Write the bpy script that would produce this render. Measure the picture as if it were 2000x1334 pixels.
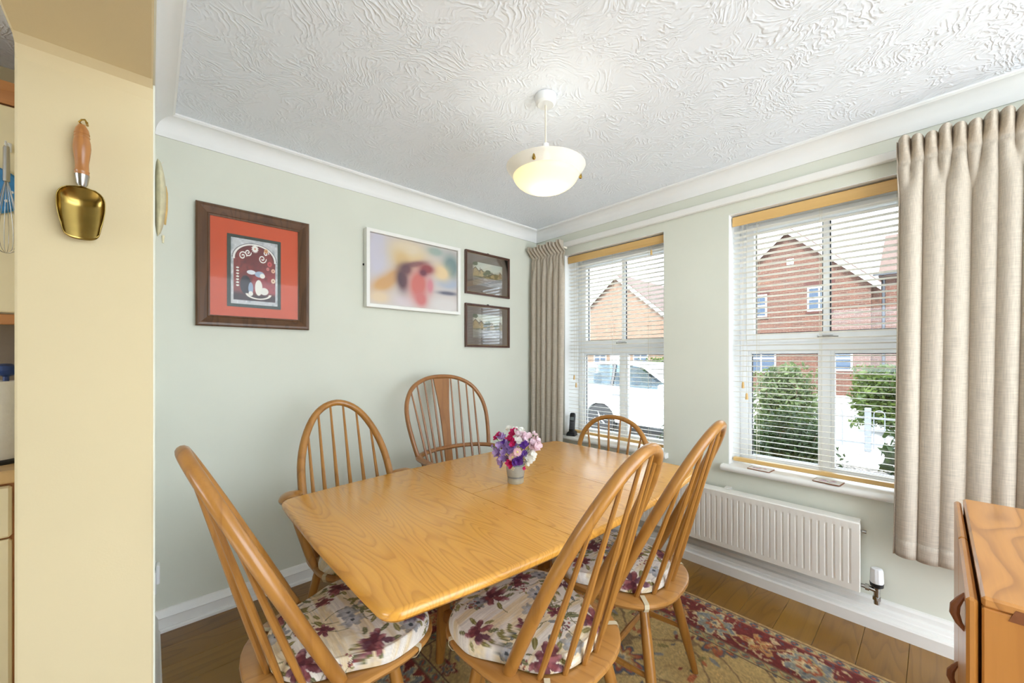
import bpy, bmesh, math, random
import numpy as np
from mathutils import Vector, Matrix

# ------------------------------------------------------------------ camera, world, sun, exposure
scene = bpy.context.scene
for o in list(bpy.data.objects):
    bpy.data.objects.remove(o, do_unlink=True)
COL = scene.collection
cam_d = bpy.data.cameras.new('camera')
cam_d.sensor_fit = 'HORIZONTAL'; cam_d.sensor_width = 36.0
cam_d.lens = 36.0 * 765.0 / 2000.0
cam_d.shift_y = 32.0 / 2000.0
cam_d.clip_start = 0.02; cam_d.clip_end = 300
cam = bpy.data.objects.new('camera', cam_d); COL.objects.link(cam)
cam.location = (-2.566, -2.4506, 1.273)
cam.rotation_euler = (math.radians(90), 0, math.radians(47.27 - 90))
scene.camera = cam

world = bpy.data.worlds.new('sky'); scene.world = world; world.use_nodes = True
bg = world.node_tree.nodes['Background']
bg.inputs['Color'].default_value = (0.80, 0.90, 1.0, 1)
bg.inputs['Strength'].default_value = 1.0

sun_d = bpy.data.lights.new('sun', 'SUN'); sun_d.energy = 1.15; sun_d.angle = 0.01; sun_d.color = (1, 0.97, 0.93)
sun = bpy.data.objects.new('sun', sun_d); COL.objects.link(sun)
sun.rotation_euler = Vector((0.75, 0.12, -0.65)).to_track_quat('-Z', 'Y').to_euler()
sun.location = (-12, -3, 12)

scene.view_settings.view_transform = 'Standard'
scene.view_settings.look = 'None'
scene.view_settings.gamma = 1.0
scene.view_settings.use_curve_mapping = False
scene.view_settings.exposure = 2.95

# ------------------------------------------------------------------ helpers
def lin(c):
    return tuple((v / 255 / 12.92) if v / 255 <= 0.04045 else ((v / 255 + 0.055) / 1.055) ** 2.4 for v in c)
def lin4(c): return lin(c) + (1.0,)
def linarr(a):
    a = np.clip(np.asarray(a, float) / 255, 0, 1)
    return np.where(a <= 0.04045, a / 12.92, ((a + 0.055) / 1.055) ** 2.4)

class NT:
    def __init__(s, name):
        s.m = bpy.data.materials.new(name); s.m.use_nodes = True
        s.t = s.m.node_tree; s.p = s.t.nodes['Principled BSDF']; s.out = s.t.nodes['Material Output']
    def n(s, typ, ins=None, **kw):
        nd = s.t.nodes.new(typ)
        for k, v in kw.items(): setattr(nd, k, v)
        for k, v in (ins or {}).items(): s.set(nd, k, v)
        return nd
    def set(s, nd, k, v):
        sock = nd.inputs[k]
        if isinstance(v, bpy.types.NodeSocket): s.t.links.new(v, sock)
        elif isinstance(v, bpy.types.Node): s.t.links.new(v.outputs[0], sock)
        else: sock.default_value = v
    def math(s, op, a, b=None):
        nd = s.n('ShaderNodeMath', operation=op); s.set(nd, 0, a)
        if b is not None: s.set(nd, 1, b)
        return nd.outputs[0]
    def mix(s, f, a, b, blend='MIX'):
        nd = s.n('ShaderNodeMix', data_type='RGBA', blend_type=blend)
        s.set(nd, 0, f); s.set(nd, 6, a); s.set(nd, 7, b); return nd.outputs[2]
    def ramp(s, f, stops):
        nd = s.n('ShaderNodeValToRGB'); s.set(nd, 0, f); e = nd.color_ramp.elements
        while len(e) < len(stops): e.new(0.5)
        for el, (p, c) in zip(e, stops):
            el.position = p; el.color = c if len(c) == 4 else tuple(c) + (1,)
        return nd.outputs[0]
    def coord(s, scale=(1, 1, 1), which='Object', rot=(0, 0, 0)):
        tc = s.n('ShaderNodeTexCoord'); mp = s.n('ShaderNodeMapping', {'Scale': scale, 'Rotation': rot})
        s.t.links.new(tc.outputs[which], mp.inputs['Vector']); return mp.outputs[0]
    def noise(s, vec, scale, detail=3, rough=0.5, dist=0):
        return s.n('ShaderNodeTexNoise', {'Vector': vec, 'Scale': scale, 'Detail': detail, 'Roughness': rough, 'Distortion': dist}).outputs[0]
    def bump(s, h, strength, dist=0.01):
        b = s.n('ShaderNodeBump', {'Height': h, 'Strength': strength, 'Distance': dist})
        s.t.links.new(b.outputs[0], s.p.inputs['Normal']); return b
    def base(s, c): s.set(s.p, 'Base Color', c)

def plain(name, rgb, rough=0.5, var=0.06, nscale=14, metal=0.0, bump=0.0, bscale=120, coat=0.0, bdist=0.004):
    t = NT(name); v = t.coord()
    c = lin(rgb)
    n = t.noise(v, nscale, 4)
    t.base(t.ramp(n, [(0.3, tuple(x * (1 - var) for x in c)), (0.7, tuple(min(1, x * (1 + var)) for x in c))]))
    t.p.inputs['Roughness'].default_value = rough; t.p.inputs['Metallic'].default_value = metal
    t.p.inputs['Coat Weight'].default_value = coat
    if bump: t.bump(t.noise(v, bscale, 3), bump, bdist)
    return t.m

def wood(name, light, dark, axis='y', rough=0.35, contour=16.0, sx=5.0, stretch=0.16, coat=0.15, fibre=0.35, line=0.55):
    """Grain lines are contours of a noise stretched along the board's axis."""
    t = NT(name); k = {'x': 0, 'y': 1, 'z': 2}[axis]
    oi = t.n('ShaderNodeObjectInfo')
    off = t.n('ShaderNodeVectorMath', operation='SCALE'); off.inputs[0].default_value = (3.1, 7.7, 5.3)
    t.t.links.new(oi.outputs['Random'], off.inputs['Scale'])
    tc = t.n('ShaderNodeTexCoord')
    add = t.n('ShaderNodeVectorMath', operation='ADD'); t.t.links.new(tc.outputs['Object'], add.inputs[0]); t.t.links.new(off.outputs[0], add.inputs[1])
    sc = [sx] * 3; sc[k] = sx * stretch
    mp = t.n('ShaderNodeMapping', {'Vector': add.outputs[0], 'Scale': tuple(sc)})
    n1 = t.noise(mp.outputs[0], 1.0, 1.6, 0.45)
    rings = t.math('FRACT', t.math('MULTIPLY', n1, contour))
    ln = t.ramp(rings, [(0.0, (0.25,) * 3), (0.18, (0.0,) * 3), (0.62, (0.25,) * 3), (0.93, (1.0,) * 3), (1.0, (0.25,) * 3)])
    sf = [150.0] * 3; sf[k] = 5.0
    mp2 = t.n('ShaderNodeMapping', {'Vector': add.outputs[0], 'Scale': tuple(sf)})
    fb = t.noise(mp2.outputs[0], 1.0, 3)
    n3 = t.noise(mp.outputs[0], 0.6, 2)
    f = t.math('ADD', t.math('MULTIPLY', ln, line), t.math('MULTIPLY', t.math('SUBTRACT', fb, 0.5), fibre))
    f = t.math('ADD', f, t.math('MULTIPLY', t.math('SUBTRACT', n3, 0.5), 0.5))
    col = t.mix(f, lin4(light), lin4(dark)); nd = col.node; nd.clamp_factor = True
    t.base(col)
    t.p.inputs['Roughness'].default_value = rough
    t.p.inputs['Coat Weight'].default_value = coat; t.p.inputs['Coat Roughness'].default_value = 0.22
    t.bump(fb, 0.06, 0.002)
    return t.m

def painted(name, rough=0.8, bump=0.0, bscale=(300, 300, 300), sheen=0.0, coat=0.0):
    t = NT(name)
    a = t.n('ShaderNodeVertexColor', layer_name='Col')
    t.base(a.outputs[0]); t.p.inputs['Roughness'].default_value = rough
    t.p.inputs['Coat Weight'].default_value = coat; t.p.inputs['Coat Roughness'].default_value = 0.03
    if bump:
        t.bump(t.noise(t.coord(bscale), 1.0, 2), bump, 0.003)
    return t.m

def fabric(name, rgb, transl=0.3):
    t = NT(name); c = lin(rgb)
    tc = t.n('ShaderNodeTexCoord')
    def st(scale):
        return t.noise(t.n('ShaderNodeMapping', {'Vector': tc.outputs['UV'], 'Scale': scale}).outputs[0], 1.0, 2)
    w = t.math('ADD', t.math('MULTIPLY', st((420, 22, 1)), 0.5), t.math('MULTIPLY', st((24, 420, 1)), 0.5))
    col = t.ramp(w, [(0.33, tuple(x * 0.80 for x in c)), (0.66, tuple(min(1, x * 1.12) for x in c))])
    t.base(col); t.p.inputs['Roughness'].default_value = 0.9
    t.bump(w, 0.25, 0.002)
    tr = t.n('ShaderNodeBsdfTranslucent'); t.set(tr, 'Color', col)
    mx = t.n('ShaderNodeMixShader', {0: transl}); t.t.links.new(t.p.outputs[0], mx.inputs[1]); t.t.links.new(tr.outputs[0], mx.inputs[2])
    t.t.links.new(mx.outputs[0], t.out.inputs['Surface'])
    return t.m

def glassy(name, tint=(1, 1, 1), refl=1.0, ior=1.45):
    t = NT(name); t.t.nodes.remove(t.p)
    tr = t.n('ShaderNodeBsdfTransparent'); tr.inputs[0].default_value = tuple(tint) + (1,)
    gl = t.n('ShaderNodeBsdfGlossy'); gl.inputs['Roughness'].default_value = 0.01
    fr = t.n('ShaderNodeFresnel', {'IOR': ior})
    f = t.math('MULTIPLY', fr.outputs[0], refl)
    mx = t.n('ShaderNodeMixShader', {0: f}); t.t.links.new(tr.outputs[0], mx.inputs[1]); t.t.links.new(gl.outputs[0], mx.inputs[2])
    t.t.links.new(mx.outputs[0], t.out.inputs['Surface'])
    return t.m

class MB:
    def __init__(s): s.v = []; s.f = []; s.fm = []; s.cur = 0
    def add(s, vs, fs):
        b = len(s.v); s.v += [tuple(map(float, p)) for p in vs]
        s.f += [tuple(b + i for i in q) for q in fs]; s.fm += [s.cur] * len(fs); return s
    def box(s, x0, x1, y0, y1, z0, z1, b=0.0):
        x0, x1 = min(x0, x1), max(x0, x1); y0, y1 = min(y0, y1), max(y0, y1); z0, z1 = min(z0, z1), max(z0, z1)
        if b <= 0:
            return s.add([(x, y, z) for x in (x0, x1) for y in (y0, y1) for z in (z0, z1)],
                         [(0, 1, 3, 2), (4, 6, 7, 5), (0, 4, 5, 1), (2, 3, 7, 6), (0, 2, 6, 4), (1, 5, 7, 3)])
        lo = (x0, y0, z0); hi = (x1, y1, z1); vs = []; idx = {}
        for sx in (0, 1):
            for sy in (0, 1):
                for sz in (0, 1):
                    sg = (sx, sy, sz)
                    for ax in range(3):
                        p = [(hi[i] if sg[i] else lo[i]) + (0 if i == ax else (-b if sg[i] else b)) for i in range(3)]
                        idx[(sx, sy, sz, ax)] = len(vs); vs.append(p)
        fs = []
        for ax in range(3):
            o = [i for i in range(3) if i != ax]
            for sd in (0, 1):
                q = []
                for a, c in ((0, 0), (1, 0), (1, 1), (0, 1)):
                    g = [0, 0, 0]; g[ax] = sd; g[o[0]] = a; g[o[1]] = c; q.append(idx[tuple(g) + (ax,)])
                fs.append(q)
        for ax in range(3):
            o = [i for i in range(3) if i != ax]
            for a in (0, 1):
                for c in (0, 1):
                    g0 = [0, 0, 0]; g0[o[0]] = a; g0[o[1]] = c; g1 = list(g0); g1[ax] = 1
                    fs.append((idx[tuple(g0) + (o[0],)], idx[tuple(g1) + (o[0],)], idx[tuple(g1) + (o[1],)], idx[tuple(g0) + (o[1],)]))
        for sx in (0, 1):
            for sy in (0, 1):
                for sz in (0, 1): fs.append(tuple(idx[(sx, sy, sz, a)] for a in range(3)))
        return s.add(vs, fs)
    def tube(s, path, rad, seg=8, closed=False, cap=True, flat=None, up=None):
        P = [Vector(p) for p in path]; n = len(P)
        if not isinstance(rad, (list, tuple)): rad = [rad] * n
        vs = []; fs = []; U = None
        for i in range(n):
            if closed: T = (P[(i + 1) % n] - P[i - 1])
            else: T = P[min(i + 1, n - 1)] - P[max(i - 1, 0)]
            T.normalize()
            if up is not None: A = Vector(up)
            elif U is None: A = Vector((0, 0, 1)) if abs(T.z) < 0.9 else Vector((1, 0, 0))
            else: A = U
            U = (A - T * A.dot(T))
            if U.length < 1e-6: U = T.orthogonal()
            U.normalize(); W = T.cross(U)
            a, c = flat if flat else (1, 1)
            for k in range(seg):
                t = 2 * math.pi * k / seg
                vs.append(P[i] + (U * math.cos(t) * a + W * math.sin(t) * c) * rad[i])
        m = n if closed else n - 1
        for i in range(m):
            j = (i + 1) % n
            for k in range(seg):
                l = (k + 1) % seg
                fs.append((i * seg + k, i * seg + l, j * seg + l, j * seg + k))
        if cap and not closed:
            fs.append(tuple(range(seg))[::-1]); fs.append(tuple((n - 1) * seg + k for k in range(seg)))
        return s.add(vs, fs)
    def lathe(s, prof, seg=24, c=(0, 0, 0), axis='z'):
        vs = []; fs = []
        for r, h in prof:
            for k in range(seg):
                t = 2 * math.pi * k / seg; a, b = r * math.cos(t), r * math.sin(t)
                p = (a, b, h) if axis == 'z' else ((a, h, b) if axis == 'y' else (h, a, b))
                vs.append((p[0] + c[0], p[1] + c[1], p[2] + c[2]))
        for i in range(len(prof) - 1):
            for k in range(seg):
                l = (k + 1) % seg
                fs.append((i * seg + k, i * seg + l, (i + 1) * seg + l, (i + 1) * seg + k))
        if prof[0][0] > 1e-5: fs.append(tuple(range(seg))[::-1])
        if prof[-1][0] > 1e-5: fs.append(tuple((len(prof) - 1) * seg + k for k in range(seg)))
        return s.add(vs, fs)
    def layers(s, rings, cap=True):
        """rings: list of equally long closed loops of points"""
        n = len(rings[0]); vs = [p for r in rings for p in r]; fs = []
        for i in range(len(rings) - 1):
            for k in range(n):
                l = (k + 1) % n
                fs.append((i * n + k, i * n + l, (i + 1) * n + l, (i + 1) * n + k))
        if cap:
            fs.append(tuple(range(n))[::-1]); fs.append(tuple((len(rings) - 1) * n + k for k in range(n)))
        return s.add(vs, fs)
    def prism(s, poly, h0, h1, axis='z'):
        def P(a, b, h): return (a, b, h) if axis == 'z' else ((a, h, b) if axis == 'y' else (h, a, b))
        return s.layers([[P(a, b, h0) for a, b in poly], [P(a, b, h1) for a, b in poly]])
    def sweep(s, prof, p0, p1, side, up=(0, 0, 1), m0=0.0, m1=0.0):
        """profile (out, height) swept from p0 to p1; side = outward direction; m0/m1 = mitre slopes"""
        p0, p1, sd, u = Vector(p0), Vector(p1), Vector(side), Vector(up); d = (p1 - p0).normalized()
        return s.layers([[p0 + sd * a + u * b + d * (a * m0) for a, b in prof], [p1 + sd * a + u * b + d * (a * m1) for a, b in prof]])
    def grid(s, fn, nu, nv, closeu=False):
        vs = [fn(i / nu, j / nv) for j in range(nv + 1) for i in range(nu + (0 if closeu else 1))]
        w = nu if closeu else nu + 1; fs = []
        for j in range(nv):
            for i in range(nu):
                k = (i + 1) % w
                fs.append((j * w + i, j * w + k, (j + 1) * w + k, (j + 1) * w + i))
        return s.add(vs, fs)
    def mesh(s, name, off=(0, 0, 0), recalc=True, angle=35):
        me = bpy.data.meshes.new(name)
        vs = [(a - off[0], b - off[1], c - off[2]) for a, b, c in s.v]
        me.from_pydata(vs, [], s.f)
        if any(s.fm): me.polygons.foreach_set('material_index', s.fm)
        if recalc:
            bm = bmesh.new(); bm.from_mesh(me); bmesh.ops.recalc_face_normals(bm, faces=bm.faces); bm.to_mesh(me); bm.free()
        me.polygons.foreach_set('use_smooth', [True] * len(me.polygons))
        me.set_sharp_from_angle(angle=math.radians(angle))
        me.update(); return me

def obj(name, mb, mats, parent=None, world=False, angle=35, recalc=True):
    off = (0, 0, 0)
    if world and parent is not None:
        q = parent; off = Vector((0, 0, 0))
        while q is not None: off = off + Vector(q.location); q = q.parent
    me = mb if isinstance(mb, bpy.types.Mesh) else mb.mesh(name, off, recalc, angle)
    for m in (mats if isinstance(mats, (list, tuple)) else [mats]):
        if len(me.materials) < (len(mats) if isinstance(mats, (list, tuple)) else 1): me.materials.append(m)
    o = bpy.data.objects.new(name, me); COL.objects.link(o)
    if parent is not None: o.parent = parent
    return o
def tag(o, label, cat, group=None):
    o['label'] = label; o['category'] = cat
    if group: o['group'] = group
    return o
def thing(name, label, cat, loc=(0, 0, 0), rotz=0.0, group=None):
    o = bpy.data.objects.new(name, None); o.empty_display_size = 0.05; COL.objects.link(o)
    o.location = loc; o.rotation_euler = (0, 0, rotz); return tag(o, label, cat, group)
def struct(name, mb, mats, parent=None, **kw):
    o = obj(name, mb, mats, parent, **kw); o['kind'] = 'structure'; return o
def copy_tree(o, parent=None):
    c = o.copy(); COL.objects.link(c); c.parent = parent
    for ch in list(o.children): copy_tree(ch, c)
    return c
def share(src, name, parent, loc=(0, 0, 0), rot=(0, 0, 0), scale=(1, 1, 1)):
    o = bpy.data.objects.new(name, src.data); COL.objects.link(o); o.parent = parent
    o.location = loc; o.rotation_euler = rot; o.scale = scale; return o

# value noise for painted patterns
def vnoise(x, y, seed=0):
    xi = np.floor(x).astype(np.int64); yi = np.floor(y).astype(np.int64); fx = x - xi; fy = y - yi
    fx = fx * fx * (3 - 2 * fx); fy = fy * fy * (3 - 2 * fy)
    def h(a, b):
        n = (a * 374761393 + b * 668265263 + seed * 1442695041) & 0x7fffffff
        n = ((n ^ (n >> 13)) * 1274126177) & 0x7fffffff
        return ((n ^ (n >> 16)) & 0xffff) / 65535.0
    return (h(xi, yi) * (1 - fx) + h(xi + 1, yi) * fx) * (1 - fy) + (h(xi, yi + 1) * (1 - fx) + h(xi + 1, yi + 1) * fx) * fy
def fbm(x, y, seed=0, o=4):
    r = 0; a = 0.5
    for i in range(o): r = r + a * vnoise(x * 2 ** i, y * 2 ** i, seed + i); a *= 0.5
    return r / (1 - 0.5 ** o)
def sstep(a, b, x):
    t = np.clip((x - a) / (b - a), 0, 1); return t * t * (3 - 2 * t)
def blend(img, mask, col):
    m = np.asarray(mask)[..., None]; img[:] = img * (1 - m) + np.asarray(col, float) * m
def paint_mesh(name, pos, quads, cols):
    """mesh from numpy positions (N,3), quads (M,4) and sRGB point colours (N,3)"""
    me = bpy.data.meshes.new(name)
    me.vertices.add(len(pos)); me.vertices.foreach_set('co', np.asarray(pos, np.float32).ravel())
    me.loops.add(len(quads) * 4); me.loops.foreach_set('vertex_index', np.asarray(quads, np.int32).ravel())
    me.polygons.add(len(quads)); me.polygons.foreach_set('loop_start', np.arange(0, len(quads) * 4, 4, dtype=np.int32))
    me.update(calc_edges=True); me.validate()
    at = me.color_attributes.new('Col', 'FLOAT_COLOR', 'POINT')
    c4 = np.ones((len(pos), 4), np.float32); c4[:, :3] = linarr(cols); at.data.foreach_set('color', c4.ravel())
    me.polygons.foreach_set('use_smooth', [True] * len(me.polygons)); me.update(); return me
def quads_of(nu, nv):
    j, i = np.meshgrid(np.arange(nv), np.arange(nu), indexing='ij'); w = nu + 1
    a = (j * w + i).ravel(); return np.stack([a, a + 1, a + w + 1, a + w], 1)

# ------------------------------------------------------------------ materials of the room
M = {}
M['green'] = plain('sage_paint', (221, 222, 208), 0.85, 0.02, 3, bump=0.05, bscale=260)
M['cream'] = plain('cream_paint', (208, 192, 154), 0.85, 0.025, 3, bump=0.05, bscale=260)
M['white'] = plain('white_gloss_paint', (238, 236, 230), 0.35, 0.02, 8)
M['coving'] = plain('coving_white', (240, 240, 238), 0.75, 0.015, 5)
M['upvc'] = plain('white_upvc', (240, 241, 242), 0.3, 0.01, 8)
M['rad'] = plain('radiator_enamel', (240, 236, 227), 0.35, 0.02, 6)
M['slat'] = plain('cream_slat', (246, 241, 230), 0.4, 0.02, 9)
M['pine'] = wood('pine_varnish', (226, 186, 118), (196, 148, 78), 'y', 0.35, 5, 6, 0.05, line=0.35)
M['cord'] = plain('white_cord', (225, 218, 200), 0.8)
M['chrome'] = plain('dull_chrome', (170, 168, 165), 0.25, 0.03, 20, metal=1.0)
M['brass'] = plain('brass', (170, 140, 70), 0.25, 0.08, 25, metal=1.0)
M['black'] = plain('black_plastic', (28, 30, 33), 0.35, 0.1)
M['dark'] = plain('dark_void', (30, 26, 22), 0.8)
M['glass'] = glassy('window_glass', (0.97, 0.985, 0.98), 0.8)
M['pane'] = glassy('picture_glass', (1, 1, 1), 1.3)
M['matt_pane'] = glassy('matt_picture_glass', (1, 1, 1), 0.25)

def artex():
    t = NT('textured_ceiling'); v = t.coord()
    wob = t.n('ShaderNodeTexNoise', {'Vector': v, 'Scale': 4.0, 'Detail': 2})
    off = t.n('ShaderNodeVectorMath', {0: wob.outputs['Color']}, operation='SCALE'); off.inputs['Scale'].default_value = 0.22
    vv = t.n('ShaderNodeVectorMath', {0: v, 1: off.outputs[0]}, operation='ADD').outputs[0]
    hs = None
    for sc, fr, seed in ((6.0, 330.0, 0.0), (8.5, 270.0, 3.7)):
        mp = t.n('ShaderNodeMapping', {'Vector': vv, 'Location': (seed, seed * 0.7, 0)})
        vo = t.n('ShaderNodeTexVoronoi', {'Vector': mp.outputs[0], 'Scale': sc}, voronoi_dimensions='2D')
        sep = t.n('ShaderNodeSeparateColor', {0: vo.outputs['Color']})
        ang = t.math('MULTIPLY', sep.outputs[0], 6.283)
        rot = t.n('ShaderNodeVectorRotate', {'Vector': vv, 'Angle': ang}, rotation_type='Z_AXIS')
        sx = t.n('ShaderNodeSeparateXYZ', {0: rot.outputs[0]})
        ds = t.noise(vv, 26.0, 2)
        s = t.math('SINE', t.math('ADD', t.math('MULTIPLY', sx.outputs[0], fr), t.math('MULTIPLY', ds, 16.0)))
        s = t.math('MULTIPLY', t.math('ADD', s, 1.0), 0.5)
        brk = t.ramp(t.noise(vv, 11.0 + seed, 2), [(0.42, (0, 0, 0)), (0.62, (1, 1, 1))])
        s = t.math('MULTIPLY', t.math('POWER', s, 2.2), brk)
        hs = s if hs is None else t.math('MAXIMUM', hs, s)
    t.base(lin4((241, 246, 254))); t.p.inputs['Roughness'].default_value = 0.8
    t.bump(hs, 0.42, 0.006)
    return t.m
M['artex'] = artex()
M['oak'] = wood('oak_plank', (140, 98, 32), (102, 66, 18), 'x', 0.3, 11, 7, 0.13, coat=0.25, fibre=0.5, line=0.5)
M['oak2'] = wood('oak_plank_pale', (148, 106, 36), (112, 76, 22), 'x', 0.3, 8, 6, 0.10, coat=0.25, fibre=0.5, line=0.45)
M['oak3'] = wood('oak_plank_brown', (130, 90, 30), (92, 58, 16), 'x', 0.3, 13, 7, 0.15, coat=0.25, fibre=0.5, line=0.55)
M['plankgap'] = plain('subfloor_dark', (62, 42, 24), 0.8)

# ------------------------------------------------------------------ room shell
XL, XK, YJ, ZC, YR = -2.558, -2.758, -1.25, 2.40, -4.4
WIN = [(-1.196, -0.325), (-2.47, -1.60)]; WZ0, WZ1 = 0.597, 2.137

fl = struct('floor', MB().box(XL, 0.0, YR, 0.0, -0.2, -0.012), M['plankgap'])
struct('floor_kitchen', MB().box(XK - 3, XL - 0.0005, YR, 0.0, -0.2, 0.0), plain('cream_bounce_floor', (192, 180, 160), 0.4, 0.04, 6))  # unseen floor, pale tone added to bounce light up to the soffit
rnd = random.Random(4)
PW = 0.148
y = -0.003; row = 0
while y > YR:
    x1 = 0.0; first = True
    while x1 > XL + 0.001:
        L = rnd.uniform(1.0, 1.9) if not first else rnd.uniform(0.5, 1.8); first = False
        x0 = max(x1 - L, XL)
        if x0 - XL < 0.25: x0 = XL
        p = obj('plank', MB().box(x0 + 0.0006, x1 - 0.0006, y - PW + 0.0006, y - 0.0006, -0.012, 0.0, 0.0012),
                M[rnd.choice(['oak', 'oak', 'oak2', 'oak3'])], fl)
        x1 = x0
    y -= PW; row += 1

struct('ceiling', MB().box(XL, 0.3, YR, 0.3, ZC, ZC + 0.25), M['artex'])
struct('ceiling_kitchen', MB().box(XK - 3, XL - 0.0005, YR, 0.3, ZC, ZC + 0.25), M['artex'])
struct('wall_back', MB().box(XL - 0.0, 0.3, 0.0, 0.3, -0.2, ZC), M['green'])
wr = MB()
cuts = [0.0] + [v for w in (WIN[0], WIN[1]) for v in (w[1], w[0])] + [YR]
for a, b in ((0.0, WIN[0][1]), (WIN[0][0], WIN[1][1]), (WIN[1][0], YR)):
    wr.box(0.0, 0.3, b, a, -0.2, ZC)
for w in WIN:
    wr.box(0.0, 0.3, w[0], w[1], -0.2, WZ0); wr.box(0.0, 0.3, w[0], w[1], WZ1, ZC)
wall_right = struct('wall_right', wr, M['green'])
for w in WIN:
    lm = MB()
    lm.box(0.0015, 0.19, w[1] - 0.004, w[1] - 0.0002, WZ0, WZ1); lm.box(0.0015, 0.19, w[0] + 0.0002, w[0] + 0.004, WZ0, WZ1)
    lm.box(0.0015, 0.19, w[0] + 0.004, w[1] - 0.004, WZ1 - 0.004, WZ1 - 0.0002)
    obj('reveal_lining', lm, M['coving'], wall_right)
# left wall with the opening the photograph is taken through: sage on the dining side, cream on jamb, soffit and kitchen side
ZS = 1.885
wl = MB()
def two_tone(y0, y1, z0, z1):
    wl.cur = 0; wl.box(XK, XL - 0.002, y0, y1, z0, z1, 0.004)
    wl.cur = 1; wl.box(XL - 0.006, XL, y0 + 0.003, y1 - 0.003, z0 + 0.003, z1 - 0.003); wl.cur = 0
two_tone(YJ, 0.0, -0.012, ZC); two_tone(YR, -3.3, -0.012, ZC); two_tone(-3.3, YJ, ZS, ZC)
wl.cur = 0; wl.prism([(YJ + 0.001, ZS - 0.035), (YJ + 0.001, ZS + 0.001), (YJ - 0.035, ZS + 0.001), (YJ - 0.022, ZS - 0.004), (YJ - 0.010, ZS - 0.010), (YJ - 0.004, ZS - 0.022)], XK + 0.002, XL - 0.004, 'x')
struct('wall_left', wl, [M['cream'], M['green']])
struct('wall_added_kitchen_rear', MB().box(XK - 3, XK - 0.001, YR, YR + 0.1, -0.2, ZC), M['cream'])  # unseen wall, added to keep skylight from the rear off the jamb
struct('wall_added_kitchen_side', MB().box(XK - 3, XK - 2.9, YR + 0.101, -0.001, -0.2, 1.0).box(XK - 3, XK - 2.9, YR + 0.101, -0.001, 2.1, ZC).box(XK - 3, XK - 2.9, YR + 0.101, -2.9, 1.0, 2.1).box(XK - 3, XK - 2.9, -1.1, -0.001, 1.0, 2.1), M['cream'])  # unseen wall, added to cut side light on the jamb; window opening left
struct('wall_kitchen', MB().box(XK - 3, XK, 0.0, 0.3, -0.2, ZC), M['cream'])

# coving
cp = [(0.0, -0.094), (0.006, -0.094), (0.008, -0.086)]
for i in range(9):
    t = i / 8 * math.pi / 2
    cp.append((0.010 + 0.058 * (1 - math.cos(t)), -0.082 + 0.068 * math.sin(t)))
cp += [(0.072, -0.010), (0.076, -0.008), (0.076, 0.0), (0.0, 0.0)]
struct('trim_1', MB().sweep(cp, (XL, -0.0005, ZC), (0, -0.0005, ZC), (0, -1, 0), m0=1, m1=-1), M['coving'], angle=25)
struct('trim_2', MB().sweep(cp, (-0.0005, 0, ZC), (-0.0005, YR, ZC), (-1, 0, 0), m0=1, m1=0), M['coving'], angle=25)
struct('trim_3', MB().sweep(cp, (XL + 0.0005, 0, ZC), (XL + 0.0005, YR, ZC), (1, 0, 0), m0=1, m1=0), M['coving'], angle=25)
# skirtings
sp = [(0, 0), (0.026, 0), (0.026, 0.012), (0.022, 0.018), (0.016, 0.018), (0.016, 0.062), (0.019, 0.066), (0.017, 0.074), (0.011, 0.083), (0.009, 0.094), (0.005, 0.100), (0, 0.102)]
struct('baseboard_back', MB().sweep(sp, (XL, -0.0005, 0), (-0.002, -0.0005, 0), (0, -1, 0), m0=1, m1=0), M['white'], angle=25)
struct('baseboard_left', MB().sweep(sp, (XL + 0.0005, 0, 0), (XL + 0.0005, YJ, 0), (1, 0, 0), m0=1, m1=0), M['white'], angle=25)
rp = [(0, 0), (0.080, 0), (0.080, 0.052), (0.074, 0.060), (0.052, 0.064), (0.050, 0.072), (0.044, 0.076), (0.040, 0.088), (0.022, 0.092), (0.020, 0.112), (0.012, 0.122), (0, 0.124)]
struct('baseboard_right', MB().sweep(rp, (-0.0005, -0.03, 0), (-0.0005, -3.15, 0), (-1, 0, 0)), M['white'], angle=25)

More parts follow.
